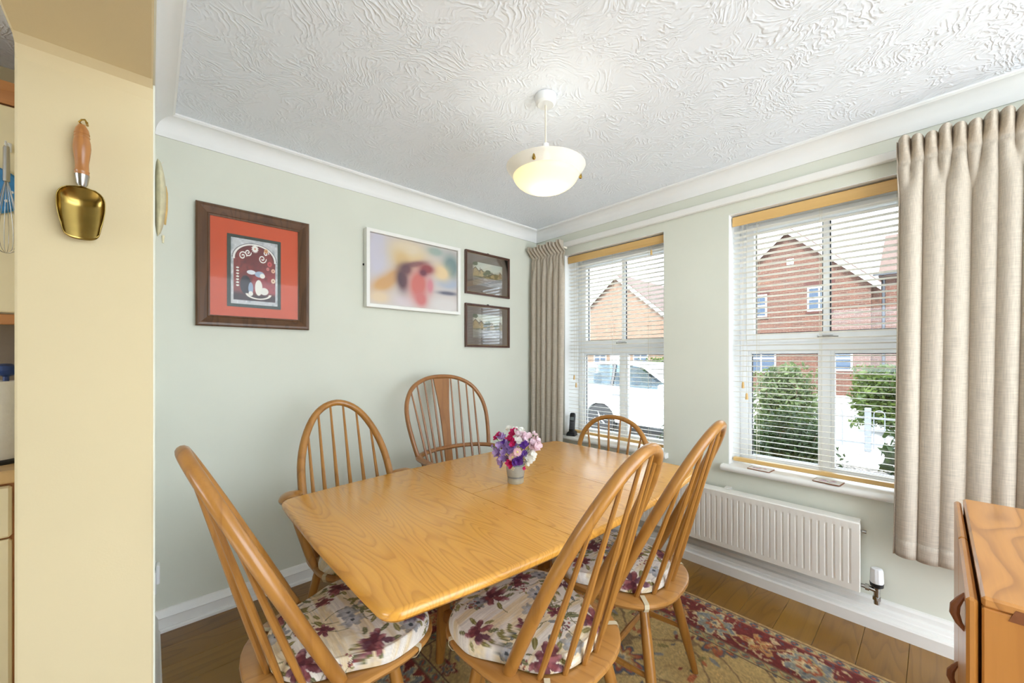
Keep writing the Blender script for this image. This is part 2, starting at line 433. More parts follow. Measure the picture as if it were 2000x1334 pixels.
# ------------------------------------------------------------------ windows
def make_window(n, w):
    y0, y1 = w; fx0, fx1 = 0.192, 0.26; zc0, zc1 = WZ0 + 0.001, WZ1 - 0.001
    ym = (y0 + y1) / 2; F = 0.048
    fr = MB()
    fr.box(fx0, fx1, y0, y0 + F, zc0, zc1, 0.004).box(fx0, fx1, y1 - F, y1, zc0, zc1, 0.004)
    fr.box(fx0, fx1, y0 + F - .004, y1 - F + .004, zc0, zc0 + 0.055, 0.004).box(fx0, fx1, y0 + F - .004, y1 - F + .004, zc1 - 0.04, zc1, 0.004)
    win = struct('window_%d' % n, fr, M['upvc'])
    zt0, zt1 = 1.312, 1.372
    obj('transom', MB().box(fx0 + 0.002, fx1, y0 + F - .004, y1 - F + .004, zt0, zt1, 0.004), M['upvc'], win)
    obj('mullion', MB().box(fx0 + 0.004, fx1 - 0.01, ym - 0.021, ym + 0.021, zc0 + 0.05, zt0 + 0.003, 0.004), M['upvc'], win)
    bd = MB()   # beads round the lower panes
    for a, b in ((y0 + F, ym - 0.021), (ym + 0.021, y1 - F)):
        for c in ((a, a + 0.016), (b - 0.016, b)): bd.box(fx0 + 0.012, fx1 - 0.02, c[0], c[1], zc0 + 0.053, zt0 + 0.002, 0.002)
        bd.box(fx0 + 0.012, fx1 - 0.02, a + 0.016, b - 0.016, zc0 + 0.053, zc0 + 0.069, 0.002).box(fx0 + 0.012, fx1 - 0.02, a + 0.016, b - 0.016, zt0 - 0.014, zt0 + 0.002, 0.002)
    obj('glazing_bead', bd, M['upvc'], win)
    S = 0.046; a, b = y0 + F - 0.008, y1 - F + 0.008; c, d = zt1 - 0.008, zc1 - 0.035
    sh = MB()
    sh.box(fx0 - 0.012, fx1 - 0.012, a, a + S, c, d, 0.005).box(fx0 - 0.012, fx1 - 0.012, b - S, b, c, d, 0.005)
    sh.box(fx0 - 0.0118, fx1 - 0.012, a + S - .005, b - S + .005, c, c + S + 0.01, 0.005).box(fx0 - 0.0118, fx1 - 0.012, a + S - .005, b - S + .005, d - S, d, 0.005)
    sash = obj('opening_sash', sh, M['upvc'], win)
    obj('glazing_bar', MB().box(fx0 + 0.008, fx1 - 0.03, ym - 0.0135, ym + 0.0135, c + S + .006, d - S + .004, 0.003), M['upvc'], win)
    hd = MB().box(fx0 - 0.02, fx0 - 0.011, ym - 0.035, ym + 0.035, c + 0.016, c + 0.036, 0.003)
    hd.tube([(fx0 - 0.02, ym + 0.028, c + 0.026), (fx0 - 0.042, ym + 0.028, c + 0.026), (fx0 - 0.045, ym - 0.06, c + 0.026)], [0.007, 0.007, 0.005], 8)
    obj('handle', hd, M['chrome'], win)
    for a2, b2, z0, z1 in ((y0 + F + 0.010, ym - 0.018, zc0 + 0.06, zt0 - 0.008), (ym + 0.018, y1 - F - 0.010, zc0 + 0.06, zt0 - 0.008),
                           (a + S - 0.004, ym - 0.010, c + S + 0.006, d - S + 0.004), (ym + 0.010, b - S + 0.004, c + S + 0.006, d - S + 0.004)):
        gk = MB()
        for q0, q1, r0, r1 in ((a2, a2 + 0.010, z0, z1), (b2 - 0.010, b2, z0, z1), (a2 + 0.010, b2 - 0.010, z0, z0 + 0.010), (a2 + 0.010, b2 - 0.010, z1 - 0.010, z1)): gk.box(0.2205, 0.2275, q0, q1, r0, r1)
        obj('gasket', gk, M['black'], win)
        obj('glass_pane', MB().box(0.222, 0.226, a2, b2, z0, z1), M['glass'], win)
    # sill with rounded nose
    pr = [(0.19, -0.009), (-0.034, -0.009)] + [(-0.034 - 0.0175 * math.sin(t), 0.0085 - 0.0175 * math.cos(t)) for t in np.linspace(0.2, math.pi - 0.2, 7)] + [(-0.034, 0.026), (0.19, 0.026)]
    sl = MB().layers([[(px, yy, 0.607 + pz) for px, pz in ((0.19, -0.009), (-0.0004, -0.009), (-0.0004, 0.026), (0.19, 0.026))] for yy in (y0 + 0.005, y1 - 0.005)])
    sl.layers([[(px, yy, 0.607 + pz) for px, pz in pr[1:-1]] + [(-0.0006, yy, 0.607 + 0.026), (-0.0006, yy, 0.607 - 0.009)] for yy in (y0 - 0.03, y1 + 0.03)])
    obj('window_sill', sl, M['white'], win, angle=40)
    return win
win1 = make_window(1, WIN[0]); win2 = make_window(2, WIN[1])

# venetian blinds
def slat_mesh(w):
    m = MB(); pr = []
    D = 0.033; n = 5
    for i in range(n + 1): u = i / n - 0.5; pr.append((u * D, -0.0022 * (2 * u) ** 2 + 0.0012))
    pr2 = [(a, b - 0.0012) for a, b in pr[::-1]]
    return m.layers([[(a, yy, b) for a, b in pr + pr2] for yy in (-w / 2, w / 2)])
def make_blind(w, label, tass):
    y0, y1 = w[0] + 0.008, w[1] - 0.010; yc = (y0 + y1) / 2; W = y1 - y0; bx = 0.062
    t = thing('venetian_blind', label, 'blind', (bx, yc, WZ0), 0, 'venetian blinds in the window recesses')
    zt = WZ1 - 0.012 - WZ0
    hr = obj('head_rail', MB().box(-0.030, -0.022, -W / 2, W / 2, zt - 0.058, zt, 0.003).box(-0.0221, 0.022, -W / 2 + 0.002, W / 2 - 0.002, zt - 0.032, zt - 0.004), M['pine'], t)
    zb = 0.636 + 0.012 - WZ0
    obj('bottom_rail', MB().box(-0.018, 0.018, -W / 2, W / 2, zb, zb + 0.022, 0.004), M['pine'], t)
    z = zb + 0.046; first = None; tilt = math.radians(8)
    while z < zt - 0.062:
        if first is None:
            first = obj('slat', slat_mesh(W), M['slat'], t); first.location = (0, 0, z); first.rotation_euler = (0, tilt, 0)
        else: share(first, 'slat', t, (0, 0, z), (0, tilt, 0))
        z += 0.0312
    for yy in (-W / 2 + 0.13, 0.0, W / 2 - 0.13):
        lc = MB()
        for dx in (-0.0175, 0.0175): lc.tube([(dx, yy, zb + 0.02), (dx, yy, zt - 0.03)], 0.0007, 4)
        lc.tube([(0.0, yy + 0.008, zb + 0.02), (0.0, yy + 0.008, zt - 0.03)], 0.0007, 4)
        obj('ladder_cord', lc, M['cord'], t)
    for yy, zl in tass:
        pc = obj('pull_cord', MB().tube([(-0.026, yy - yc, zt - 0.05), (-0.026, yy - yc, zl - WZ0)], 0.0009, 5), M['cord'], t)
        obj('cord_tassel', MB().lathe([(0.003, 0.018), (0.006, 0.012), (0.0075, -0.012), (0.008, -0.02), (0.0, -0.021)], 10, (-0.026, yy - yc, zl - WZ0)), M['pine'], pc)
    return t
make_blind(WIN[0], 'cream slatted venetian blind with pine rails behind the cordless phone', [(-0.400, 1.112), (-0.420, 1.048), (-1.085, 2.02)])
make_blind(WIN[1], 'cream slatted venetian blind with pine rails above the two coasters', [(-1.668, 1.112), (-1.688, 1.046)])

# ------------------------------------------------------------------ dining table
M['table'] = wood('ash_table_top', (228, 164, 68), (184, 118, 38), 'y', 0.27, 36, 6.5, 0.13, coat=0.3, fibre=0.45, line=0.5)
M['elm'] = wood('elm_frame', (174, 120, 54), (128, 80, 32), 'z', 0.3, 6, 9, 0.06, coat=0.25, fibre=0.5, line=0.4)
M['elmseat'] = wood('elm_seat', (190, 136, 72), (144, 92, 42), 'y', 0.3, 12, 7, 0.18, coat=0.25, fibre=0.4, line=0.5)
M['elmdark'] = wood('elm_frame_brown', (160, 108, 60), (116, 72, 38), 'z', 0.32, 6, 9, 0.06, coat=0.2, fibre=0.5, line=0.4)

TX, TY, TZ = -1.378, -1.185, 0.72
def table_outline():
    hx = 0.82
    def hw(x): return 0.528 - 0.062 * (abs(x) / hx) ** 2.2
    r = 0.052; pts = []
    ys = hw(hx)
    xs = np.linspace(-hx + r, hx - r, 25)
    for x in xs: pts.append((x, -hw(x)))
    for t in np.linspace(-math.pi / 2, 0, 7)[1:]: pts.append((hx - r + r * math.cos(t), -hw(hx - r) + r + r * math.sin(t)))
    for v in (-0.3, 0, 0.3): pts.append((hx + 0.008 * (1 - (v / 0.42) ** 2), v))
    for t in np.linspace(0, math.pi / 2, 7): pts.append((hx - r + r * math.cos(t), hw(hx - r) - r + r * math.sin(t)))
    for x in xs[::-1][1:]: pts.append((x, hw(x)))
    for t in np.linspace(math.pi / 2, math.pi, 7)[1:]: pts.append((-hx + r + r * math.cos(t), hw(hx - r) - r + r * math.sin(t)))
    for v in (0.3, 0, -0.3): pts.append((-hx - 0.008 * (1 - (v / 0.42) ** 2), v))
    for t in np.linspace(math.pi, 1.5 * math.pi, 7)[:-1]: pts.append((-hx + r + r * math.cos(t), -hw(hx - r) + r + r * math.sin(t)))
    return pts
def inset(poly, d):
    out = []; n = len(poly)
    for i in range(n):
        a, b = poly[i - 1], poly[(i + 1) % n]; tx, ty = b[0] - a[0], b[1] - a[1]; l = math.hypot(tx, ty)
        out.append((poly[i][0] - ty / l * d, poly[i][1] + tx / l * d))
    return out
table = thing('dining_table', 'honey-coloured ash extending dining table with rounded corners', 'table', (TX, TY, 0))
ol = table_outline(); top = MB()
top.layers([[(a, b, TZ + dz) for a, b in inset(ol, d)] for d, dz in ((0.050, -0.036), (0.022, -0.034), (0.008, -0.029), (0.001, -0.021), (0.0, -0.014), (0.002, -0.007), (0.007, -0.002), (0.014, 0.0))])
tm = top.mesh('table_full')
def piece(x0, x1, y0, y1, nm):
    bm = bmesh.new(); bm.from_mesh(tm)
    for co, no in (((x0, 0, 0), (-1, 0, 0)), ((x1, 0, 0), (1, 0, 0)), ((0, y0, 0), (0, -1, 0)), ((0, y1, 0), (0, 1, 0))):
        r = bmesh.ops.bisect_plane(bm, geom=bm.verts[:] + bm.edges[:] + bm.faces[:], plane_co=co, plane_no=no, clear_outer=True)
        ed = [e for e in r['geom_cut'] if isinstance(e, bmesh.types.BMEdge)]
        if ed: bmesh.ops.contextual_create(bm, geom=ed)
    bmesh.ops.recalc_face_normals(bm, faces=bm.faces)
    me = bpy.data.meshes.new(nm); bm.to_mesh(me); bm.free()
    me.polygons.foreach_set('use_smooth', [True] * len(me.polygons)); me.set_sharp_from_angle(angle=math.radians(30))
    return obj(nm, me, M['table'], table)
g = 0.0013; J0, J1 = -0.225, 0.275
piece(-2, J0 - g, -2, 2, 'table_top'); piece(J1 + g, 2, -2, 2, 'table_top')
piece(J0 + g, J1 - g, -2, 0.016 - g, 'table_leaf'); piece(J0 + g, J1 - g, 0.016 + g, 2, 'table_leaf')
ap = MB()
for s in (-1, 1):
    ap.box(-0.55, 0.55, s * 0.25 - 0.011, s * 0.25 + 0.011, 0.625, 0.683, 0.003)
    ap.box(s * 0.50 - 0.011, s * 0.50 + 0.011, -0.25, 0.25, 0.626, 0.6825, 0.003)
obj('apron', ap, M['elm'], table)
for sx in (-1, 1):
    for sy in (-1, 1):
        obj('leg', MB().tube([(sx * 0.30, sy * 0.06, 0.655), (sx * 0.30, sy * 0.085, 0.45), (sx * 0.30, sy * 0.115, 0.2), (sx * 0.30, sy * 0.14, 0.0077)], [0.032, 0.034, 0.026, 0.018], 14), M['elm'], table)
obj('stretcher', MB().box(-0.29, 0.29, -0.016, 0.016, 0.2, 0.25, 0.004).box(-0.314, -0.286, -0.115, 0.115, 0.2, 0.25, 0.004).box(0.286, 0.314, -0.115, 0.115, 0.2, 0.25, 0.004), M['elm'], table)

# ------------------------------------------------------------------ chairs
def shield(a, fr, rr, n=40, px=0.8, pf=0.72, pr=0.95):
    out = []
    for i in range(n):
        t = 2 * math.pi * i / n; c, s = math.cos(t), math.sin(t)
        x = a * math.copysign(abs(c) ** (0.58 if s >= 0 else px), c)
        yv = (fr * abs(s) ** 0.58) if s >= 0 else -(rr * abs(s) ** pr)
        out.append((x, yv))
    return out
def smooth_path(pts, n):
    """Catmull-Rom through pts"""
    P = [Vector(p) for p in pts]; P = [P[0] * 2 - P[1]] + P + [P[-1] * 2 - P[-2]]; out = []; m = len(P) - 3
    for i in range(n + 1):
        u = i / n * m; k = min(int(u), m - 1); t = u - k; a, b, c, d = P[k:k + 4]
        out.append(0.5 * ((2 * b) + (c - a) * t + (2 * a - 5 * b + 4 * c - d) * t * t + (3 * b - a - 3 * c + d) * t ** 3))
    return out
def seat_mb(a, fr, rr, zt=0.44):
    o = shield(a, fr, rr)
    def ring(k, z): return [(p[0] * k, p[1] * k, z) for p in o]
    m = MB()
    m.layers([ring(0.90, zt - 0.034), ring(0.965, zt - 0.026), ring(1.0, zt - 0.013), ring(0.995, zt - 0.003), ring(0.97, zt), ring(0.7, zt - 0.004), ring(0.35, zt - 0.008)])
    return m
def chair_base(t, wf, wr, mt, a=0.215, zs=0.44):
    ends = {}
    for sx in (-1, 1):
        for nm, y0, y1, w in (('f', 0.125, 0.185, wf), ('r', -0.125, -0.205, wr)):
            p0 = Vector((sx * 0.125, y0, zs - 0.02)); p1 = Vector((sx * w, y1, 0.0))
            wp = Matrix.Rotation(t.rotation_euler.z, 3, 'Z') @ p1 + Vector(t.location)
            p1.z = 0.0076 if (-2.02 < wp.x < -0.425 and wp.y < -0.62) else 0.0002   # on the rug or on the boards
            P = [p0.lerp(p1, k) for k in (0, 0.3, 0.62, 1)]
            obj('leg', MB().tube(P, [0.0145, 0.0185, 0.0185, 0.012], 12), mt, t)
            ends[(sx, nm)] = p0.lerp(p1, 0.56)
    mid = {}
    for sx in (-1, 1):
        p, q = ends[(sx, 'f')], ends[(sx, 'r')]
        obj('stretcher', MB().tube([p.lerp(q, k) for k in (0, .3, .5, .7, 1)], [0.008, 0.0105, 0.012, 0.0105, 0.008], 10), mt, t); mid[sx] = p.lerp(q, 0.5)
    obj('stretcher', MB().tube([mid[-1].lerp(mid[1], k) for k in (0, .3, .5, .7, 1)], [0.008, 0.0105, 0.0115, 0.0105, 0.008], 10), mt, t)
def hoop_and_spindles(t, H, spind, mt, r0=0.0175, n=48, zfoot=0.436):
    pts = [(-w, yy, z) for w, yy, z in H] + [(w, yy, z) for w, yy, z in H[::-1][1:]]
    P = smooth_path(pts, n)
    rr = [r0 * (0.88 + 0.12 * min(1, abs(i / n - 0.5) * 4)) for i in range(n + 1)]
    obj('hoop', MB().tube(P, rr, 12, flat=(1.0, 1.0)), mt, t)
    right = P[n // 2:]
    def at_x(x):
        best = min(right, key=lambda p: abs(p.x - abs(x)) + (10 if p.z < H[-1][2] - 0.45 else 0))
        return Vector((x, best.y, best.z))
    for fx, fy, tx in spind:
        a = Vector((fx, fy, zfoot)); b = at_x(tx)
        P2 = [a.lerp(b, k) for k in (0, 0.2, 0.4, 0.7, 1)]
        obj('spindle', MB().tube(P2, [0.0075, 0.0092, 0.0092, 0.0068, 0.0052], 8), mt, t)
QH = [(w, -0.04 - (z - 0.44) / 0.61 * 0.305, z) for w, z in ((0.188, 0.432), (0.2, 0.56), (0.204, 0.68), (0.196, 0.79), (0.168, 0.89), (0.122, 0.975), (0.066, 1.026), (0.0, 1.045))]
QS = [(s * a, b, s * c) for a, b, c in ((0.153, -0.112, 0.150), (0.094, -0.152, 0.092), (0.031, -0.172, 0.031)) for s in (-1, 1)]
def quaker(label, x, yv, rot, group='tall hoop-back dining chairs'):
    t = thing('dining_chair', label, 'chair', (x, yv, 0), math.radians(rot), group)
    obj('seat', seat_mb(0.236, 0.276, 0.225), M['elmseat'], t)
    chair_base(t, 0.185, 0.2, M['elm']); hoop_and_spindles(t, QH, QS, M['elm'])
    return t
CH = {}
CH['A'] = quaker('tall hoop-back wooden dining chair at the table end beside the cream wall', -2.166, -1.215, -90)
CH['B'] = quaker('tall hoop-back dining chair on the rug between table-end chair and radiator-side chair', -1.68, -1.625, 5)
CH['C'] = quaker('tall hoop-back dining chair standing on the rug in front of the radiator', -1.175, -1.61, 6)
# armchair of the same family, by the back wall
t = CH['D'] = thing('dining_armchair', 'tall hoop-back armchair with paddle arms under the red framed print', 'chair', (-1.868, -0.715, 0), math.pi, 'tall hoop-back dining chairs')
obj('seat', seat_mb(0.225, 0.235, 0.225), M['elmseat'], t); chair_base(t, 0.185, 0.2, M['elm']); hoop_and_spindles(t, QH, QS, M['elm'])
for s in (-1, 1):
    P = smooth_path([(s * 0.203, -0.162, 0.680), (s * 0.238, -0.150, 0.681), (s * 0.266, -0.115, 0.682), (s * 0.276, -0.062, 0.682)], 12)
    obj('arm', MB().tube(P, [0.016 + 0.024 * min(1, i / 7) * (1 if i < 11 else (0.85 if i == 11 else 0.55)) for i in range(13)], 12, flat=(0.6, 1.0), up=(0, 0, 1)), M['elm'], t)
    obj('arm_post', MB().tube([(s * 0.268, -0.085, 0.675), (s * 0.252, -0.045, 0.59), (s * 0.226, 0.02, 0.48), (s * 0.208, 0.06, 0.42)], [0.011, 0.016, 0.017, 0.012], 12), M['elm'], t)
# bow-arm chair with splat
t = CH['E'] = thing('splat_back_armchair', 'brown bow-armed wooden chair with central splat under the small framed prints', 'chair', (-1.122, -0.52, 0), math.pi)
obj('seat', seat_mb(0.25, 0.235, 0.235), M['elmdark'], t); chair_base(t, 0.22, 0.22, M['elmdark'])
EH = [(0.272, -0.165, 0.682), (0.290, -0.195, 0.78), (0.302, -0.235, 0.90), (0.285, -0.275, 1.00), (0.225, -0.312, 1.085), (0.12, -0.335, 1.135), (0.0, -0.343, 1.148)]
pts = [(-w, yy, z) for w, yy, z in EH] + [(w, yy, z) for w, yy, z in EH[::-1][1:]]
HP = smooth_path(pts, 56); obj('hoop', MB().tube(HP, [0.0135] * 57, 12, flat=(1.0, 1.0)), M['elmdark'], t)
bow = smooth_path([(-0.290, 0.105, 0.675), (-0.292, 0.03, 0.675), (-0.288, -0.07, 0.675), (-0.262, -0.165, 0.678), (-0.16, -0.235, 0.682), (0, -0.256, 0.684), (0.16, -0.235, 0.682), (0.262, -0.165, 0.678), (0.288, -0.07, 0.675), (0.292, 0.03, 0.675), (0.290, 0.105, 0.675)], 60)
obj('arm_bow', MB().tube(bow, [0.022] * 61, 12, flat=(0.6, 1.0), up=(0, 0, 1)), M['elmdark'], t)
def hoop_at(x):
    b = min(HP, key=lambda p: abs(p.x - x) + (10 if p.z < 0.9 else 0)); return Vector((x, b.y, b.z))
def bow_at(x):
    b = min(bow, key=lambda p: abs(p.x - x) + (10 if p.y > -0.1 else 0)); return b
for s in (-1, 1):
    for k, (fx, tx) in enumerate(((0.052, 0.075), (0.098, 0.135), (0.142, 0.192), (0.178, 0.243))):
        a = Vector((s * fx, -0.205 + 0.5 * fx * fx * 6, 0.43)); c = hoop_at(s * tx)
        obj('spindle', MB().tube([a.lerp(c, q) for q in (0, .35, .6, 1)], [0.006, 0.0075, 0.007, 0.005], 8), M['elmdark'], t)
    for yy in (-0.09, 0.0):
        obj('arm_spindle', MB().tube([(s * 0.288, yy, 0.67), (s * 0.225, yy * 0.8, 0.42)], [0.007, 0.008], 8), M['elmdark'], t)
    obj('arm_post', MB().tube([(s * 0.29, 0.075, 0.67), (s * 0.272, 0.09, 0.57), (s * 0.235, 0.11, 0.42)], [0.01, 0.015, 0.011], 10), M['elmdark'], t)
prof = [(0.43, 0.027), (0.60, 0.027), (0.70, 0.028), (0.82, 0.031), (0.92, 0.036), (1.02, 0.046), (1.09, 0.056), (1.135, 0.060)]
rings = []
for z, w in prof:
    k = (z - 0.43) / 0.705; yy = -0.21 - 0.128 * k
    rings.append([(-w, yy - 0.005, z), (w, yy - 0.005, z), (w, yy + 0.005, z), (-w, yy + 0.005, z)])
obj('splat', MB().layers(rings), M['elmdark'], t)
# low hoop chair at the window end
t = CH['F'] = thing('low_hoop_chair', 'low round-hooped wooden dining chair at the table end below the phone window', 'chair', (-0.625, -1.07, 0), math.pi / 2)
obj('seat', seat_mb(0.215, 0.205, 0.215), M['elmseat'], t); chair_base(t, 0.185, 0.2, M['elm'])
FH = [(w, -0.125 - (z - 0.44) / 0.46 * 0.095, z) for w, z in ((0.175, 0.432), (0.215, 0.54), (0.240, 0.64), (0.240, 0.72), (0.215, 0.79), (0.155, 0.855), (0.08, 0.888), (0.0, 0.898))]
FS = [(s * a, -0.165 - 0.02 * (1 - a / 0.14), s * c) for a, c in ((0.125, 0.195), (0.076, 0.120), (0.026, 0.042)) for s in (-1, 1)]
hoop_and_spindles(t, FH, FS, M['elm'], 0.0155)

# ------------------------------------------------------------------ floral seat cushions
M['floral'] = painted('floral_tapestry', 0.9, 0.3, (420, 90, 420))
def floral(X, Y, seed):
    r = random.Random(seed); n = len(X)
    img = np.empty((n, 3)); st = fbm(X * 22, Y * 260, seed); st2 = fbm(X * 5, Y * 46, seed + 9)
    img[:] = np.array((226, 217, 206))
    blend(img, sstep(0.42, 0.62, st2) * 0.75, (216, 190, 142)); blend(img, sstep(0.5, 0.8, st) * 0.5, (200, 190, 188)); blend(img, sstep(0.5, 0.25, st) * 0.4, (244, 238, 226))
    def ell(cx, cy, a, b, th, col, al=1.0, edge=0.25):
        dx, dy = X - cx, Y - cy; c, s = math.cos(th), math.sin(th)
        u = (dx * c + dy * s) / a; v = (-dx * s + dy * c) / b
        d = u * u + v * v + (fbm(X * 130, Y * 130, seed + 3, 2) - 0.5) * 0.9
        m = sstep(1.0, 1.0 - edge, d) * al
        blend(img, m, col); return u, v, m
    wine = [(104, 46, 54), (124, 56, 60), (140, 74, 78), (94, 52, 66)]; rust = [(150, 78, 62), (164, 94, 74)]
    olive = [(110, 100, 46), (92, 92, 60), (126, 116, 66)]; slate = [(104, 108, 118), (130, 132, 142), (84, 88, 96)]
    def leaf(cx, cy, L, th, col):
        u, v, m = ell(cx, cy, L, L * 0.38, th, col, 0.92); blend(img, m * sstep(0.22, 0.05, np.abs(v)) * 0.6, (206, 196, 150))
    def stem(cx, cy, th, L, col=(112, 106, 74)):
        for k in range(14):
            a = th + 0.06 * k; cx += math.cos(a) * L / 14; cy += math.sin(a) * L / 14; ell(cx, cy, L / 16, 0.0019, a, col, 0.8)
    def peony(cx, cy, R, cols):
        for k in range(11):
            a = k * 2.4 + r.random(); d = R * (0.35 + 0.5 * (k % 3) / 2)
            u, v, m = ell(cx + math.cos(a) * d, cy + math.sin(a) * d, R * 0.48, R * 0.26, a, r.choice(cols), 0.9)
            blend(img, m * sstep(0.35, 0.75, u) * 0.55, (206, 168, 168)); blend(img, m * sstep(0.3, 0.7, np.abs(v)) * 0.35, (70, 40, 52))
        ell(cx, cy, R * 0.26, R * 0.2, r.random() * 3, (86, 36, 48), 0.9)
    def grey(cx, cy, R):
        for k in range(7):
            a = k * 0.9 + r.random() * 0.4
            u, v, m = ell(cx + math.cos(a) * R * 0.55, cy + math.sin(a) * R * 0.55, R * 0.5, R * 0.3, a, r.choice(slate), 0.55)
            blend(img, m * sstep(0.3, -0.3, u) * 0.6, (222, 220, 224))
        ell(cx, cy, R * 0.2, R * 0.2, 0, (60, 64, 70), 0.9)
    def sprig(cx, cy, R):
        for k in range(16):
            ell(cx + r.gauss(0, R * 0.5), cy + r.gauss(0, R * 0.4), R * 0.16, R * 0.1, r.random() * 3, r.choice(rust + wine), 0.85)
        for k in range(3): leaf(cx + r.gauss(0, R * 0.7), cy + r.gauss(0, R * 0.7), R * 0.3, r.random() * 6, r.choice(olive))
    for bx, by, k in [(r.uniform(-0.21, 0.21), r.uniform(-0.16, 0.23), i) for i in range(22)]:
        stem(bx, by, r.random() * 6, 0.08); leaf(bx + 0.02, by + 0.015, 0.020, r.random() * 6, r.choice(olive)); leaf(bx - 0.015, by + 0.02, 0.016, r.random() * 6, r.choice(olive + slate))
    base = [(-0.13, -0.10, 0.050), (0.10, -0.11, 0.046), (0.16, 0.07, 0.042), (-0.02, 0.15, 0.048), (-0.17, 0.10, 0.038), (0.12, 0.20, 0.036)]
    for bx, by, R in base:
        bx += r.uniform(-0.025, 0.025); by += r.uniform(-0.025, 0.025)
        for k in range(6): leaf(bx + math.cos(k * 1.1) * R * 1.25, by + math.sin(k * 1.1) * R * 1.25, R * 0.45, k * 1.1 + r.uniform(-.6, .6), r.choice(olive))
        peony(bx, by, R, wine)
    for bx, by in ((0.02, -0.02), (0.07, 0.17), (-0.09, 0.02), (0.19, -0.05)): 
        bx += r.uniform(-0.02, 0.02); by += r.uniform(-0.02, 0.02)
        stem(bx, by, r.random() * 6, 0.07); peony(bx, by, 0.026, wine[:2])
    for bx, by in ((-0.04, -0.12), (0.06, 0.06), (-0.19, 0.0), (0.18, 0.15), (-0.10, 0.20), (0.0, 0.03)): grey(bx + r.uniform(-.02, .02), by + r.uniform(-.02, .02), 0.034)
    for bx, by in ((-0.12, 0.19), (0.0, -0.085), (0.20, 0.0), (0.05, 0.13), (-0.19, -0.06)): sprig(bx, by, 0.03)
    img *= (0.93 + 0.14 * fbm(X * 30, Y * 420, seed + 5, 2))[:, None]
    return img
def cushion_mesh(N, seed, a=0.228, fr=0.267, rr=0.168):
    g1 = np.linspace(-1, 1, N + 1); S, T = np.meshgrid(g1, g1); S = S.ravel(); T = T.ravel()
    r = np.maximum(np.abs(S), np.abs(T)); th = np.arctan2(T, S)
    c, s = np.cos(th), np.sin(th)
    ox = a * np.sign(c) * np.abs(c) ** np.where(s >= 0, 0.58, 0.85); oy = np.where(s >= 0, fr * np.abs(s) ** 0.58, -rr * np.abs(s) ** 0.9)
    ox = ox * (1 - 0.23 * sstep(0.10, -0.05, oy))
    # radial profile: top dome, rounded edge, side wall
    k = np.clip(r / 0.86, 0, 1); rad = np.where(r < 0.86, k * 0.955, 0.955 + 0.045 * np.sin(np.clip((r - 0.86) / 0.14, 0, 1) * math.pi * 0.62) / 1.0)
    q = np.clip((r - 0.86) / 0.14, 0, 1)
    z = 0.442 + 0.048 * (1 - 0.30 * k ** 4) * (r < 0.86) + (r >= 0.86) * (0.0336 * (1 - q))
    z = z + 0.0015 * (fbm(S * 6, T * 6, seed + 20) - 0.5) * 2 * (r < 0.9)
    z = z + 0.0025 * np.exp(-((r - 0.845) / 0.018) ** 2)
    X, Y = ox * rad, oy * rad
    PXc = X * (1 + 0.25 * np.maximum(0, r - 0.86)); PYc = Y * (1 + 0.25 * np.maximum(0, r - 0.86))
    cols = floral(PXc * np.where(r > 0.86, 1 + q * 0.18, 1), PYc * np.where(r > 0.86, 1 + q * 0.18, 1), seed)
    q4 = quads_of(N, N)
    pos = np.stack([X, Y, z], 1); me = paint_mesh('seat_cushion', pos, q4, cols)
    return me
M['strap'] = plain('cream_tape', (214, 200, 168), 0.9)
M['under'] = plain('cushion_lining', (214, 204, 184), 0.9)
def cushion(k, N, seed, label, a=0.228, fr=0.267, sa=0.236, sf=0.276):
    ch = CH[k]
    t = thing('seat_cushion', label, 'cushion', ch.location, ch.rotation_euler.z, 'floral seat cushions')
    obj('cover', cushion_mesh(N, seed, a, fr), M['floral'], t)
    ol_ = shield(sa, sf, 0.225, 80)
    for k_ in (6, 34, 50, 70):
        px_, py_ = ol_[k_]; nx_, ny_ = px_ / math.hypot(px_, py_), py_ / math.hypot(px_, py_); tx_, ty_ = -ny_ * 0.008, nx_ * 0.008
        prof_ = [(0.80, 0.4432), (0.972, 0.4412), (0.999, 0.4385), (1.004, 0.427), (0.968, 0.412), (0.90, 0.4048), (0.84, 0.4045)]
        obj('tie_strap', MB().layers([[(px_ * q_ - tx_, py_ * q_ - ty_, z_), (px_ * q_ + tx_, py_ * q_ + ty_, z_), (px_ * q_ + tx_ + nx_ * .0009, py_ * q_ + ty_ + ny_ * .0009, z_ + (.0009 if z_ > .43 else -.0009)), (px_ * q_ - tx_ + nx_ * .0009, py_ * q_ - ty_ + ny_ * .0009, z_ + (.0009 if z_ > .43 else -.0009))] for q_, z_ in prof_]), M['strap'], t)
    return t
cushion('A', 180, 11, 'cream floral tapestry cushion on the chair beside the cream wall')
cushion('B', 180, 29, 'floral tapestry cushion on the rug-side chair between the other two near chairs')
cushion('C', 150, 47, 'floral tapestry cushion on the chair in front of the radiator')
cushion('D', 90, 63, 'floral tapestry cushion on the armchair under the red framed print', 0.214, 0.222, 0.225, 0.235)
cushion('F', 60, 5, 'floral tapestry cushion on the low hooped chair below the phone window', 0.20, 0.19, 0.215, 0.205)
cushion('E', 60, 75, 'floral tapestry cushion on the splat-back armchair', 0.225, 0.222, 0.25, 0.235)

